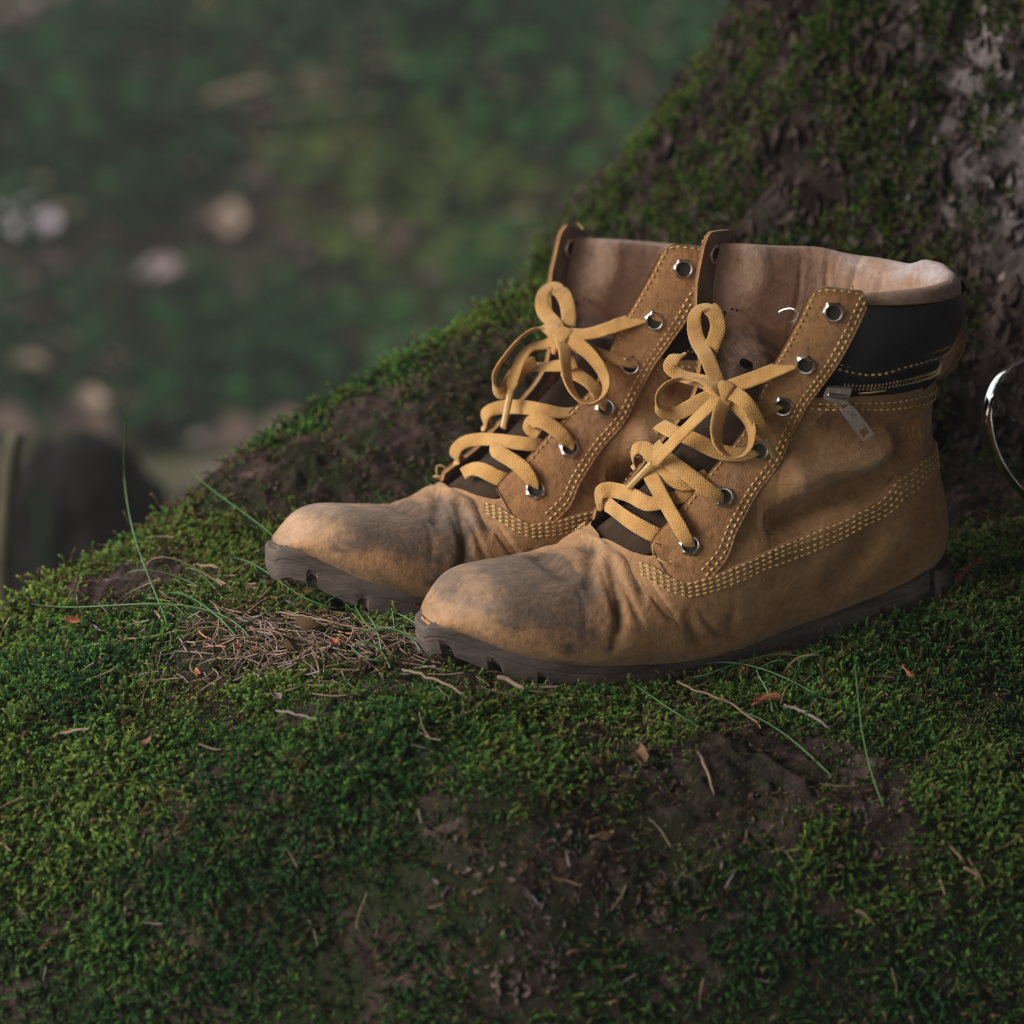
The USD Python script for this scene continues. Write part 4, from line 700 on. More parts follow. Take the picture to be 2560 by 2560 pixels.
protos = [(tuft(100 + i, 4, .0108, 1.0), MOSS[m]) for i, m in enumerate((0, 0, 1, 2, 2, 3))]
N_MOSS = 100000
mx, my = RNG.uniform(-.40, .48, N_MOSS), RNG.uniform(-.43, .46, N_MOSS)
mp = np.stack([mx, my, gh(mx, my)], 1); uvp, dep = project(mp); nr = gnormal(mx, my)
ok = (uvp > -130).all(1) & (uvp < 2690).all(1) & ((nr * (CAM - mp)).sum(1) > -.10)
def under_boot(p, grow=0.0):
    k = np.zeros(len(p), bool)
    for R, t in (BOOT_F, BOOT_R):
        q = (p - t) @ R; hw = np.interp(q[:, 0], [-.005, .03, .1, .18, .24, .285], [.028, .036, .036, .052, .046, .012]) - .004 + grow
        k |= (q[:, 0] > 0) & (q[:, 0] < .283) & (np.abs(q[:, 1]) < hw)
    return k
ok &= ~under_boot(mp)
n4 = 26000; kx, ky = RNG.uniform(-.2, .32, n4), RNG.uniform(-.2, .16, n4); rim_p = np.stack([kx, ky, gh(kx, ky)], 1); rim_p = rim_p[under_boot(rim_p, .0095) & ~under_boot(rim_p, .0005)]; rim_p = rim_p[RNG.uniform(0, 1, len(rim_p)) < .5]
mm = mossiness(mp); ok &= RNG.uniform(0, 1, N_MOSS) < np.clip(mm * 1.35 - .12, .30, 1) * (1 - .15 * np.clip((-.22 - mp[:, 1]) / .08, 0, 1))
mp, nr, mm, uvp = mp[ok], nr[ok], mm[ok], uvp[ok]
mp, nr, mm = np.vstack([mp, rim_p]), np.vstack([nr, gnormal(rim_p[:, 0], rim_p[:, 1])]), np.r_[mm, np.full(len(rim_p), .9)]; uvp = project(mp)[0]
tone = meshkit.fbm(mp * 9, 4, 71) + RNG.normal(0, .11, len(mp)) + np.clip((uvp[:, 1] - 1750) / 5000, 0, .15) * 0 - .13 * np.clip((-.17 - mp[:, 1]) / .10, 0, 1); green = np.where(tone < .43, RNG.choice([3, 4], len(mp)), np.where(tone < .56, RNG.choice([0, 1], len(mp)), 2))  # darker moss is picked down the front slope to paint in shade
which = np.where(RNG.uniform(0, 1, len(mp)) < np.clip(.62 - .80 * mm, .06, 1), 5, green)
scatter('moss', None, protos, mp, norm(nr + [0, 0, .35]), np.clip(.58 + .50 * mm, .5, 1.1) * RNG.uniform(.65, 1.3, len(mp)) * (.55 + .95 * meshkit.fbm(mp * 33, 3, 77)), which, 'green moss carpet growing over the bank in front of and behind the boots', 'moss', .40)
# moss hanging on the trunk's flank
n = 110000; gi, gj = RNG.uniform(78, 328, n), RNG.uniform(165, 325, n) / 360 * 619; i0, j0 = gi.astype(int), gj.astype(int); wi, wj = (gi - i0)[:, None], (gj - j0)[:, None]
q = (tp[i0, j0] * (1 - wi) + tp[i0 + 1, j0] * wi) * (1 - wj) + (tp[i0, j0 + 1] * (1 - wi) + tp[i0 + 1, j0 + 1] * wi) * wj; ta, tz = gj / 619 * 2 * math.pi, q[:, 2]
uvp, dep = project(q)
nrm_ = norm(np.stack([np.cos(ta), np.sin(ta), .45 + 0 * ta], 1)); ok = (uvp[:, 0] > 1300) & (uvp[:, 0] < 2700) & (uvp[:, 1] > -120) & (uvp[:, 1] < 1700) & ((nrm_ * (CAM - q)).sum(1) > -.1)
streak = meshkit.fbm(np.stack([np.cos(ta) * 6, np.sin(ta) * 6, tz * 3.2], -1) + 3, 4, 81); left = np.clip((math.radians(232) - ta) / math.radians(30), 0, 1)
clump = meshkit.fbm(q * [30, 30, 16], 3, 83)
keep = np.clip((streak - .50) * 6 + (clump - .5) * 4 - .08 + .75 * left - np.clip((tz - .12) * 8, 0, 2) * np.clip((q[:, 0] - .20) * 12, 0, 1), .0, 1); ok &= RNG.uniform(0, 1, n) < keep
q, nrm_, ta, tz = q[ok], nrm_[ok], ta[ok], tz[ok]; left = left[ok]
w = np.where(RNG.uniform(0, 1, len(q)) < .10 + .65 * left, RNG.choice([0, 1, 2, 2], len(q)), RNG.choice([3, 4, 5, 2], len(q)))
hang = [(tuft(140 + i, 4, .0120, .9, .5), MOSS[m]) for i, m in enumerate((0, 0, 1, 2, 1, 3))]
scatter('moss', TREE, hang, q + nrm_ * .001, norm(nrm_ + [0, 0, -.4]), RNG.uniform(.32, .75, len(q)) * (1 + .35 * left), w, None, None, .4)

# ------------------------------------------------------------------ the boots
build_boot('boot', 'tan work boot nearer the viewer, zip and heel in full view', 1, *BOOT_F, LACE_FRONT, 0)
build_boot('boot', 'tan work boot behind, its heel hidden by the nearer boot', -1, *BOOT_R, LACE_REAR, 4)
# ------------------------------------------------------------------ steel ring at the right edge
ring = [at_y(x, y, Y) for x, y, Y in [(2560, 899, .035), (2520, 921, .025), (2487, 962, .012), (2470, 1020, .003), (2473, 1080, 0), (2492, 1140, -.002), (2522, 1192, -.004), (2560, 1236, -.004), (2620, 1300, .0), (2690, 1340, .006), (2780, 1330, .02), (2830, 1250, .035), (2840, 1130, .05), (2800, 1000, .06), (2730, 910, .06), (2640, 880, .05)]]
rp = np.array(ring + ring[:1]); dd = np.r_[0, np.cumsum(np.linalg.norm(np.diff(rp, axis=0), axis=1))]; rc = CubicSpline(dd, rp, bc_type='periodic')(np.linspace(0, dd[-1], 161))[:-1]
tg = norm(np.roll(rc, -1, 0) - np.roll(rc, 1, 0)); axis = norm(np.array([.62, -.70, .25])); nn = norm(np.cross(tg, axis)); bb = norm(np.cross(nn, tg)); g = np.arange(14) * 2 * math.pi / 14
sec = rc[:, None] + .0034 * (np.sign(np.cos(g)) * np.abs(np.cos(g)) ** .8)[None, :, None] * bb[:, None] + .0011 * np.sin(g)[None, :, None] * nn[:, None]
v, f = grid(np.concatenate([sec, sec[:1]]), closed_cols=True)
tag(obj('steel_ring', (v, f), CHROME, None, True), 'polished steel band ring by the trunk, cut off by the right edge', 'ring')
# ------------------------------------------------------------------ grass, twigs, leaves on the bank
GRASS = noisy('thin_green_grass', [(0.3, (0.030, 0.095, 0.030)), (0.7, (0.070, 0.165, 0.050))], 40, 0.55, 0.1, space='position')
STRAW = noisy('dry_straw', [(0.3, (0.13, 0.085, 0.052)), (0.7, (0.25, 0.175, 0.112))], 60, 0.8, 0.3, space='position')
TWIG = noisy('brown_twig', [(0.3, (0.10, 0.066, 0.045)), (0.7, (0.24, 0.165, 0.120))], 80, 0.85, 0.5, space='position')
TWIG_PURPLE = noisy('purple_grey_twig', [(0.3, (0.10, 0.075, 0.080)), (0.7, (0.22, 0.170, 0.180))], 80, 0.85, 0.5, space='position')
RUST = noisy('rust_catkin', [(0.3, (0.25, 0.085, 0.040)), (0.7, (0.42, 0.17, 0.085))], 300, 0.85, 0.4, space='position')
DRYLEAF = noisy('dry_leaf', [(0.3, (0.075, 0.043, 0.022)), (0.7, (0.19, 0.115, 0.060))], 60, 0.8, 0.4, space='position')
PALELEAF = noisy('pale_fallen_leaf', [(0.3, (0.50, 0.42, 0.46)), (0.7, (0.72, 0.64, 0.72))], 20, 0.7, 0.2, space='position')
PINKLEAF = noisy('pink_fallen_leaf', [(0.3, (0.26, 0.18, 0.18)), (0.7, (0.38, 0.28, 0.29))], 20, 0.7, 0.2, space='position')
TANLEAF = noisy('tan_fallen_leaf', [(0.3, (0.14, 0.095, 0.07)), (0.7, (0.24, 0.175, 0.14))], 20, 0.7, 0.2, space='position')
def strand(px, lift, n=26):
    """Points over the ground along pixels, each lifted by some millimetres."""
    q = on_ground([a for a, b in px], [b for a, b in px]); q[:, 2] += np.asarray(lift) * .001
    return spline(q, n)
grass = [
 ([(420, 1585), (385, 1530), (345, 1460), (322, 1390), (325, 1310)], [5, 14, 24, 34, 46], 'long thin grass blade arching up left of the rear boot toe'),
 ([(620, 1615), (520, 1565), (400, 1562), (240, 1568), (60, 1548)], [6, 9, 12, 12, 10], 'long grass blade lying flat toward the left edge of the moss'),
 ([(880, 1560), (780, 1500), (650, 1420), (560, 1370), (480, 1315)], [8, 18, 26, 30, 34], 'grass blade slanting up to the left past the rear boot sole'),
 ([(590, 1612), (520, 1560), (440, 1525), (410, 1527)], [5, 9, 10, 9], 'short grass blade curving above the dry straw left of the boots'),
 ([(840, 1555), (730, 1535), (640, 1490), (560, 1470)], [8, 14, 18, 18], 'grass blade crossing below the rear toe at a low angle'),
 ([(1048, 1545), (1015, 1490), (975, 1450), (940, 1425)], [18, 30, 40, 48], 'grass blade standing against the rear boot between both toes'),
 ([(940, 1610), (885, 1560), (850, 1520), (800, 1480)], [5, 12, 18, 22], 'grass blade rising steeply in front of the rear sole'),
 ([(820, 1480), (740, 1530), (660, 1575), (590, 1600)], [14, 12, 9, 7], 'grass blade falling away from the rear toe to the lower left'),
 ([(1080, 1610), (1090, 1650), (1060, 1700), (1000, 1715)], [5, 10, 9, 7], 'grass blade hooked under the front boot toe'),
 ([(880, 1640), (890, 1670), (930, 1690), (1010, 1665)], [5, 9, 9, 7], 'dark curled grass blade before the front toe'),
 ([(1760, 1700), (1900, 1725), (2010, 1760), (2080, 1790)], [9, 12, 9, 7], 'grass blade lying along the shadow beside the front sole'),
 ([(2210, 2035), (2160, 1940), (2140, 1850), (2130, 1800)], [4, 16, 26, 34], 'long grass blade bending up from the lower right moss'),
 ([(2075, 1965), (1990, 1900), (1920, 1850), (1840, 1800)], [6, 9, 9, 6], 'grass blade across the bare bark right of centre'),
 ([(1560, 1720), (1640, 1790), (1700, 1830), (1760, 1850)], [6, 9, 9, 6], 'grass blade below the front sole middle'),
 ([(2015, 1700), (1900, 1705), (1780, 1735), (1720, 1730)], [12, 14, 12, 8], 'grass blade running out from beneath the front sole'),
 ([(105, 1415), (112, 1430), (122, 1450)], [26, 14, 3], 'tiny grass blade on the far ridge at the left')]
for px, lift, label in grass:
    c = strand(px, lift); n = len(c); side = norm(np.cross(np.gradient(c, axis=0), [0.2, -.6, .8]))
    v, f = tube(c, np.interp(np.linspace(0, 1, n), [0, .15, .8, 1], [.00048, .00052, .00038, .0001]), 5)
    tag(obj('grass_stalk', (v, f), GRASS, None, True), label, 'grass')
tufts = [('loose tuft of fine green grass between the rear toe and the dry litter', [(860, 1520), (980, 1500), (1010, 1560)], 11, 1), ('small tuft of thin grass where the front sole meets the moss at the toe', [(1000, 1650), (1090, 1660), (950, 1690)], 8, 2), ('sparse tuft of thin grass in the shadow below the front heel and sole', [(1850, 1730), (1980, 1720), (1930, 1780)], 9, 3), ('few fine blades above the left litter under the long arching blade', [(600, 1500), (520, 1490), (660, 1530)], 7, 4)]
for label, spots, k, sd in tufts:
    rr = np.random.default_rng(sd); root = thing('grass_tuft', label, 'grass')
    for i in range(k):
        sx, sy = spots[i % 3]; a = rr.uniform(0, 2 * math.pi); L = rr.uniform(90, 230); x0, y0 = sx + rr.normal(0, 30), sy + rr.normal(0, 14); dx, dy = math.cos(a) * L, abs(math.sin(a)) * L * -.35 + 20 * math.sin(a)
        c = strand([(x0, y0), (x0 + dx * .4, y0 + dy * .4 - 8), (x0 + dx * .75, y0 + dy * .8), (x0 + dx, y0 + dy)], [5, rr.uniform(9, 15), rr.uniform(10, 19), rr.uniform(6, 18)], 18)
        obj('blade', tube(c, np.interp(np.linspace(0, 1, 18), [0, .15, .8, 1], [.0005, .00055, .0004, .0001]) * rr.uniform(.7, 1.15), 4), GRASS if rr.uniform() < .75 else STRAW, root, 50)
twigs = [
 ([(420, 1586), (400, 1562), (386, 1548)], [4, 5, 5], .0012, STRAW, 'pale straw stub at the foot of the arching grass blade'),
 ([(355, 1588), (330, 1583), (290, 1570)], [4, 5, 5], .0010, STRAW, 'pale straw piece left of the stub under the arching blade'),
 ([(590, 1612), (560, 1595), (540, 1582)], [4, 5, 4], .0011, STRAW, 'straw stub where two grass blades end left of the litter'),
 ([(610, 1568), (640, 1550), (672, 1533)], [6, 9, 9], .0014, STRAW, 'pale stick pointing up to the right left of the rear toe'),
 ([(485, 1448), (515, 1450), (548, 1452)], [8, 9, 8], .0013, STRAW, 'short pale stick lying in the moss above the litter'),
 ([(540, 1478), (560, 1485), (578, 1505)], [7, 8, 6], .0014, STRAW, 'bent pale stick just below the short one in the moss'),
 ([(915, 1638), (955, 1622), (1005, 1622), (1012, 1640)], [7, 9, 9, 6], .0012, STRAW, 'kinked straw lying before the front toe'),
 ([(1005, 1705), (1060, 1728), (1130, 1752), (1180, 1780)], [7, 10, 9, 6], .0013, STRAW, 'thin branched straw below the front boot toe'),
 ([(1245, 1727), (1275, 1742), (1312, 1757)], [8, 9, 8], .0022, TWIG, 'thick short brown twig in the moss under the front sole'),
 ([(690, 1560), (770, 1580), (860, 1600), (930, 1610)], [7, 9, 9, 7], .0009, STRAW, 'long dry needle running right below the rear sole'),
 ([(200, 1640), (330, 1635), (470, 1610), (560, 1590)], [6, 8, 8, 6], .0009, STRAW, 'long thin dry stem across the moss at the left'),
 ([(345, 1720), (370, 1708), (400, 1706)], [6, 7, 6], .0011, TWIG_PURPLE, 'small grey bark chip stick in the moss left of centre'),
 ([(690, 1805), (740, 1820), (806, 1828)], [6, 8, 6], .0012, TWIG_PURPLE, 'grey flattened stick at the edge of the front moss hump'),
 ([(150, 1865), (190, 1860), (228, 1853)], [7, 8, 7], .0013, TWIG, 'thin brown stick on the left moss hump'),
 ([(1960, 1797), (2010, 1825), (2070, 1855)], [8, 10, 8], .0014, TWIG_PURPLE, 'purple grey twig under the rust catkin beside the front sole'),
 ([(1690, 1745), (1790, 1790), (1870, 1815), (1900, 1850)], [9, 12, 10, 6], .0011, STRAW, 'long forked straw reaching down from the front sole'),
 ([(1600, 1705), (1660, 1683), (1705, 1681)], [14, 22, 24], .0007, STRAW, 'pale curved stem leaning on the front sole'),
 ([(1740, 1910), (1765, 1960), (1785, 2020)], [7, 10, 7], .0012, TWIG, 'thin dark root strand on the bare bark'),
 ([(2365, 2140), (2385, 2160), (2412, 2185)], [7, 8, 7], .0016, STRAW, 'pale stick in the right moss above the slanted one'),
 ([(2405, 2205), (2425, 2215), (2446, 2224)], [7, 8, 7], .0018, STRAW, 'slanted tan stick low in the right moss'),
 ([(2348, 2228), (2354, 2250), (2362, 2270)], [7, 8, 7], .0014, STRAW, 'upright pale straw bit low in the right moss'),
 ([(2138, 2306), (2160, 2322), (2186, 2345)], [7, 8, 7], .0017, STRAW, 'tan stick near the bottom right moss'),
 ([(1890, 1570), (1920, 1560), (1960, 1540)], [10, 12, 10], .0009, STRAW, 'fine stem in the shade below the front heel')]
for px, lift, r, mat, label in twigs:
    c = strand(px, lift, 22); c = c * .55 + (c[0] + (c[-1] - c[0]) * np.linspace(0, 1, 22)[:, None]) * .45 + (meshkit.noise(c * 260)[:, None] - .5) * .0012
    tag(obj('twig', tube(c, .6 * r * np.interp(np.linspace(0, 1, 22), [0, .1, .9, 1], [.6, 1, .85, .45]), 7), mat, None, 50), label, 'twig')
catkins = [(1862, 1692, 1972, 1668, 'long rust brown catkin lying close beside the front sole'), (1880, 1790, 1942, 1778, 'stubby rust brown catkin below the longer one'), (1848, 1716, 1866, 1712, 'tiny rust brown catkin tip between the two others'), (2385, 1482, 2448, 1436, 'rust brown catkin behind the front heel at the right')]
for x0, y0, x1, y1, label in catkins:
    c = strand([(x0, y0), ((x0 + x1) / 2, (y0 + y1) / 2 - 3), (x1, y1)], [6, 8, 8], 20); t_ = norm(np.gradient(c, axis=0)); u_ = norm(np.cross(t_, [0, 0, 1.0])); w_ = np.cross(t_, u_); parts = [tube(c, .0007, 5)]
    for i in range(1, 20):
        for j in range(6):
            g = j * 1.047 + i * .5; o = math.cos(g) * u_[i] + math.sin(g) * w_[i]; s_ = np.cross(t_[i], o); L = .0026
            parts.append((np.array([c[i] - s_ * .0006, c[i] + s_ * .0006, c[i] + o * L + t_[i] * L * .6]), np.array([[0, 1, 2]])))
    tag(obj('catkin', cat(parts), RUST, None, False), label, 'catkin')
def leaf_mesh(L, W, bend, seed, n=12, m=7):
    r = np.random.default_rng(seed); s, w = np.meshgrid(np.linspace(0, 1, n), np.linspace(-1, 1, m), indexing='ij'); prof = np.sin(np.clip(s, 0.02, .98) * math.pi) ** .75
    x = (s - .5) * L; y = w * W / 2 * prof * (1 + .12 * np.sin(s * 17 + seed)); z = bend * L * ((s - .5) ** 2 * 2 + .5 * np.abs(w) * prof + .25 * np.sin(s * 5 + w * 2 + seed)); p = np.stack([x, y, z], -1)
    return slab(p + [0, 0, .00025], p - [0, 0, .00025])
bits = [(184, 1583, .013, RUST, 'crumpled rust leaf scrap in the left moss'), (492, 1718, .011, RUST, 'rust leaf scrap in the middle of the left moss'), (595, 1650, .008, RUST, 'orange bud scale before the rear toe'), (690, 1775, .012, TWIG_PURPLE, 'grey bud scale standing on the front moss hump'), (780, 1605, .026, DRYLEAF, 'dry brown folded leaf under the rear boot toe'), (730, 1655, .022, DRYLEAF, 'dull olive leaf half buried left of the front toe'), (370, 1890, .014, DRYLEAF, 'tan leaf shred on the left moss slope'), (1600, 1930, .020, DRYLEAF, 'curled brown leaf at the edge of the bare bark'), (2265, 1713, .011, RUST, 'small orange leaf scrap in the right moss'), (2130, 1562, .012, RUST, 'orange leaf scrap in the shade under the front heel'), (840, 1640, .010, RUST, 'rust scale beside the kinked straw'), (1505, 2130, .016, DRYLEAF, 'brown leaf shred low in the centre moss')]
for i, (px, py, L, mat, label) in enumerate(bits):
    L = L * .75; v, f = leaf_mesh(L, L * .5, .34, 200 + i, 8, 5); R_ = trimesh.transformations.euler_matrix(RNG.uniform(-.7, .7), RNG.uniform(-.7, .7), RNG.uniform(0, 6.28))[:3, :3]
    tag(obj('leaf_scrap', (v @ R_.T + on_ground(px, py, .007)[0], f), mat, None, 40), label, 'leaf scrap')
# fine needles and straw litter nobody could count
n = 750; lx, ly = RNG.normal(800, 230, n), RNG.normal(1610, 62, n); far = RNG.uniform(0, 1, n) < .07; lx = np.where(far, RNG.uniform(0, 2560, n), lx); ly = np.where(far, RNG.uniform(1300, 2500, n), ly)
q = on_ground(lx, ly); keepq = (q[:, 1] < .45) & ~under_boot(q); q = q[keepq]; nq = gnormal(q[:, 0], q[:, 1])
def needle(seed, L, r): 
    rr = np.random.default_rng(seed); s = np.linspace(-.5, .5, 7); c = np.stack([s * L, .05 * L * np.sin(s * 4 + seed), .07 * L * (s ** 2)], 1); return tube(c, r, 4)
scatter('needle_litter', None, [(needle(1, .016, .0004), STRAW), (needle(2, .022, .00045), TWIG), (needle(3, .011, .0006), TWIG_PURPLE), (needle(4, .018, .00035), STRAW), (needle(5, .012, .0006), RUST)], q + nq * .006, nq, RNG.uniform(.45, 1.1, len(q)), RNG.choice(5, len(q), p=[.14, .46, .22, .15, .03]), 'fine dry needles and straw littered over the moss before the rear boot', 'needle litter', .25)
# bark flakes on the bare root
n = 15000; lx, ly = RNG.uniform(0, 2560, n), RNG.uniform(850, 2560, n); q = on_ground(lx, ly); k = (mossiness(q) < .50) & ((ly < 1600) | (RNG.uniform(0, 1, n) < .8)) & (q[:, 1] < .4) & ~under_boot(q); q = q[k]; nq = gnormal(q[:, 0], q[:, 1])
FLAKE = noisy('bark_flake', [(0.3, (0.040, 0.028, 0.024)), (0.7, (0.125, 0.090, 0.084))], 120, 0.9, 0.4, space='position')
scatter('bark_flakes', None, [(leaf_mesh(.0065, .0026, .25, 3 + i, 5, 4), FLAKE) for i in range(3)], q + nq * .002, nq, RNG.uniform(.25, 1.0, len(q)), RNG.choice(3, len(q)), 'crumbling bark flakes strewn over the bare patches of root', 'bark flakes', .5)
n = 15000; gi, gj = RNG.uniform(90, 328, n).astype(int), (RNG.uniform(170, 325, n) / 360 * 619).astype(int); q = tp[gi, gj]; ta = gj / 619 * 2 * math.pi; nq = norm(np.stack([np.cos(ta), np.sin(ta), .4 + 0 * ta], 1)); uvq, _ = project(q); k = (uvq[:, 0] > 1300) & (uvq[:, 0] < 2650) & (uvq[:, 1] > -80) & ((nq * (CAM - q)).sum(1) > 0); q, nq = q[k], nq[k]
pale_bark = np.clip((q[:, 2] - .15) * 16, 0, 1) * np.clip((q[:, 0] - .225) * 12, 0, 1)
BFL = [noisy('dark_bark_flake', [(0.3, (0.018, 0.012, 0.010)), (0.7, (0.070, 0.048, 0.042))], 90, 0.9, 0.4, space='position'), noisy('grey_bark_flake', [(0.3, (0.04, 0.033, 0.031)), (0.7, (0.19, 0.16, 0.16))], 90, 0.9, 0.4, space='position')]
scatter('bark_flakes', TREE, [(leaf_mesh(.014, .0045, .22, 3, 5, 4), BFL[0]), (leaf_mesh(.009, .004, .3, 4, 5, 4), BFL[0]), (leaf_mesh(.0085, .0036, .2, 5, 5, 4), BFL[1])], q + nq * .001, nq, RNG.uniform(.5, 1.5, len(q)), np.where(RNG.uniform(0, 1, len(q)) < pale_bark * .7, 2, RNG.choice(2, len(q))), None, None, .35)
# ------------------------------------------------------------------ background, out of focus
def floor_hit(px, py):
    r = ray(np.array([px]), np.array([py]))[0]; s = np.linspace(2.5, 30, 6000); q = CAM + r * s[:, None]; return q[((q[:, 2] - fh(q[:, 0], q[:, 1])) < 0).argmax()]
pale = [(80, 592, .105, PALELEAF, 'brightest pale leaf at the left edge of the blurred floor'), (575, 590, .075, TANLEAF, 'dim pale leaf in the upper middle of the blurred floor'), (402, 718, .070, PINKLEAF, 'pinkish pale leaf left of centre on the blurred floor'), (765, 258, .085, TANLEAF, 'faint leaf high up in the dark background'), (80, 958, .060, TANLEAF, 'tan leaf low at the left edge of the blurred floor'), (228, 1045, .055, TANLEAF, 'tan leaf just above the dark hollow'), (850, 855, .050, TANLEAF, 'grey brown leaf above the moss ridge'), (930, 600, .055, TANLEAF, 'small grey green leaf right of the dim pale one')]
for i, (px, py, L, mat, label) in enumerate(pale):
    c = floor_hit(px, py); v, f = leaf_mesh(L, L * .75, .15, 300 + i); R_ = trimesh.transformations.euler_matrix(.55, RNG.uniform(-.2, .2), RNG.uniform(0, 6.28))[:3, :3]
    R_ = trimesh.transformations.rotation_matrix(.6, [1, 0, 0])[:3, :3] @ trimesh.transformations.rotation_matrix(RNG.uniform(0, 6), [0, 0, 1])[:3, :3]
    tag(obj('fallen_leaf', (v @ R_.T + c + [0, -.02, .035], f), mat, None, 40), label, 'fallen leaf')
n = 5200; bx, by = RNG.uniform(-3.2, 3.2, n), RNG.uniform(1.0, 8.5, n); q = np.stack([bx, by, fh(bx, by)], 1)
BG = [noisy('brown_litter_leaf', [(0.3, (0.026, 0.017, 0.013)), (0.7, (0.066, 0.044, 0.035))], 15, .9, 0, space='position'), noisy('floor_moss_leaf', [(0.3, (0.010, 0.018, 0.006)), (0.7, (0.024, 0.036, 0.012))], 15, .9, 0, space='position'), noisy('grey_litter_leaf', [(0.3, (0.07, 0.055, 0.050)), (0.7, (0.15, 0.12, 0.112))], 15, .9, 0, space='position')]
pt = meshkit.fbm(q * .9, 4, 91); w = np.where(pt + RNG.normal(0, .06, n) < .44, 1, np.where(RNG.uniform(0, 1, n) < .8, 0, 2))
scatter('leaf_litter', None, [(leaf_mesh(.075, .05, .25, 5, 6, 5), BG[0]), (leaf_mesh(.085, .05, .45, 6, 6, 5), BG[1]), (leaf_mesh(.065, .045, .2, 7, 6, 5), BG[2])], q + [0, 0, .02], np.tile([0, 0, 1.0], (n, 1)), RNG.uniform(.6, 1.4, n), w, 'brown and green leaf litter scattered over the blurred forest floor', 'leaf litter', .35)
FERN = [moss_mat('low_green_leaves', (0.005, 0.019, 0.007), (0.014, 0.044, 0.015), .3), moss_mat('dark_green_leaves', (0.003, 0.009, 0.005), (0.007, 0.020, 0.009), .2), moss_mat('yellow_green_leaves', (0.015, 0.027, 0.008), (0.032, 0.050, 0.014), .3)]
def plant(name, c, h, w, mat, seed, label, catg, nl=260, leaf=.05, group=None):
    r = np.random.default_rng(seed); a = r.uniform(0, 2 * math.pi, nl); rad = np.sqrt(r.uniform(0, 1, nl)); hh = r.uniform(.1, 1, nl) * (1 - .5 * rad ** 2)
    p = np.stack([rad * w * np.cos(a), rad * w * np.sin(a), hh * h], 1); L = leaf * r.uniform(.7, 1.4, nl)[:, None]; d = norm(np.stack([np.cos(a), np.sin(a), r.normal(0, .5, nl)], 1)); s = norm(np.cross(d, r.normal(0, 1, (nl, 3)) + [0, 0, 1.5]))
    v = np.stack([p, p + d * L * .5 + s * L * .3, p + d * L, p + d * L * .5 - s * L * .3], 1).reshape(-1, 3); f = (np.array([[0, 1, 2], [0, 2, 3]])[None] + 4 * np.arange(nl)[:, None, None]).reshape(-1, 3)
    root = thing(name, label, catg, group, Gf.Matrix4d(1).SetTranslate(Gf.Vec3d(*c)))
    obj('leaves', (v, f), mat, root, False); st = []
    for k in range(9): st.append(tube(spline(np.array([[0, 0, -.03], p[k] * [.5, .5, .55], p[k]]), 8), .004, 4))
    obj('stems', cat(st), TWIG, root, 40)
plants = [(1180, 190, .22, .55, 0, 'wide low green plant patch in the upper middle background'), (760, 170, .18, .45, 1, 'dark green plant patch left of the upper middle one'), (1500, 330, .25, .45, 0, 'green plant beside the tree trunk in the background'), (330, 330, .22, .55, 1, 'dark plant patch in the upper left background'), (990, 420, .10, .22, 2, 'small yellow green plant in the middle background'), (1190, 590, .12, .30, 2, 'pale green herb patch above the rear boot'), (560, 1080, .10, .22, 0, 'bright green plant just behind the moss ridge'), (880, 920, .08, .22, 0, 'green plant behind the ridge nearer the rear boot'), (1350, 690, .08, .16, 0, 'green plant behind the ridge beside the far boot flap')]
for i, (px, py, h, w, m, label) in enumerate(plants): plant('low_plant', floor_hit(px, py), h, w, FERN[m], 400 + i, label, 'plant')
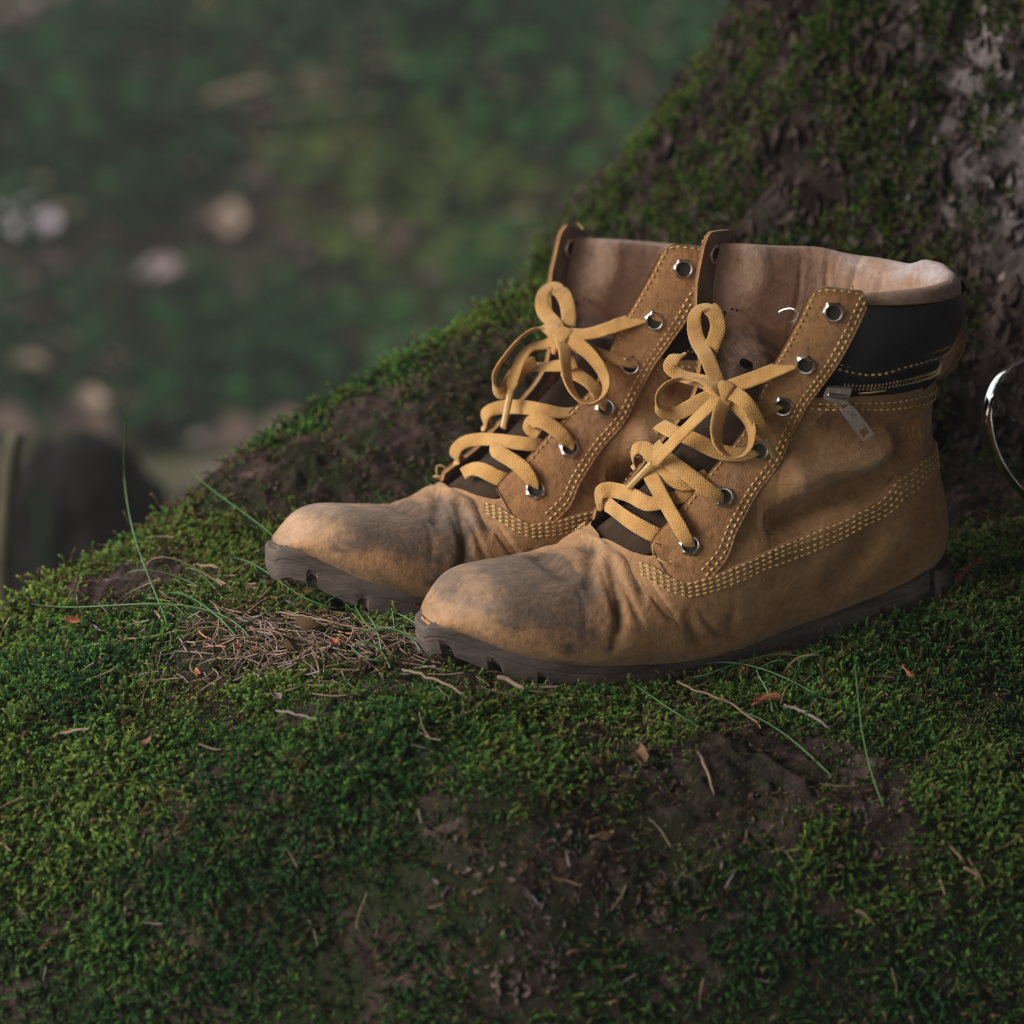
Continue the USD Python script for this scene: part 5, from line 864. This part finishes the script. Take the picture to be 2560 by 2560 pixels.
bushes = [(-.92, 4.3, .30, .42, 'dark bush in the upper left corner'), (-.45, 4.9, .34, .42, 'dark bush right of the one in the upper left corner'), (-.10, 5.1, .26, .38, 'dark bush at the top edge left of centre'), (.28, 4.6, .30, .36, 'dark bush at the top edge just left of the tree trunk'), (.62, 4.2, .34, .40, 'dark bush half hidden by the tree trunk'), (-1.35, 4.6, .5, .5, 'dark bush beyond the left edge at the top'), (-.62, 3.7, .16, .34, 'low dark bush under the upper left corner'), (.30, 3.4, .14, .30, 'low dark bush above the far flap of the rear boot')]
for i, (x, y, h, w, label) in enumerate(bushes): plant('dark_bush', (x, y, float(fh(np.array([x]), np.array([y]))[0])), h, w, FERN[1], 500 + i, label, 'bush', 700, .055)
# near-black body in place of the shaded hollow and a thin stem at the left
HOLLOW_SHADE = noisy('hollow_shade_black', [(0.3, (0.003, 0.003, 0.003)), (0.7, (0.009, 0.009, 0.008))], 4, .95, .5, space='position', spec=0.03)
bs = trimesh.creation.icosphere(5); v = np.array(bs.vertices); c0 = at_y(200, 1150, 1.55); v = v * (1 + .7 * (meshkit.fbm(v * 1.7 + 5, 4, 12) - .5))[:, None] * [.088, .10, .15]
v[:, 2] = np.where(v[:, 2] < 0, v[:, 2] * 5, v[:, 2])
tag(obj('hollow_shade_body', (v + c0 - [0, 0, .13], np.array(bs.faces)), HOLLOW_SHADE, None, True), 'near-black body standing in for the shaded hollow behind the moss ridge at lower left', 'hollow_shade_body')
q0, q1 = at_y(2, 1700, .55), at_y(16, 1150, .60); q0[2] -= .5
tag(obj('stem', tube(spline(np.array([q0, q0 * .65 + q1 * .35 + [.010, 0, 0], q0 * .3 + q1 * .7 + [-.006, 0, 0], q1 + [.008, 0, .02]]), 60), np.linspace(.015, .006, 60) * (1 + .25 * np.sin(np.arange(60) * 1.7) * np.sin(np.arange(60) * .6)), 9), noisy('olive_stem_bark', [(0.3, (0.03, 0.03, 0.015)), (0.7, (0.07, 0.06, 0.034))], 20, .9, .5, space='position'), None, True), 'thin olive brown stem standing at the left edge behind the ridge', 'stem')

# ------------------------------------------------------------------ thin scattering air, added to lift the dark tones
hz = trimesh.creation.box(bounds=[[-70, -50, -9], [70, 95, 14]])
AIR = usdkit.material(stage, '/World/Looks/dark_lift_air', {'v': ('principled_volume', {'color': (0.93, 0.93, 0.94), 'density': 0.0060, 'anisotropy': 0.0})}, [], volume='v.volume')
tag(obj('dark_lift_haze', hz, AIR, None, False), 'thin veil of air added so that the dark tones read lighter', 'dark_lift_haze', kind='stuff')
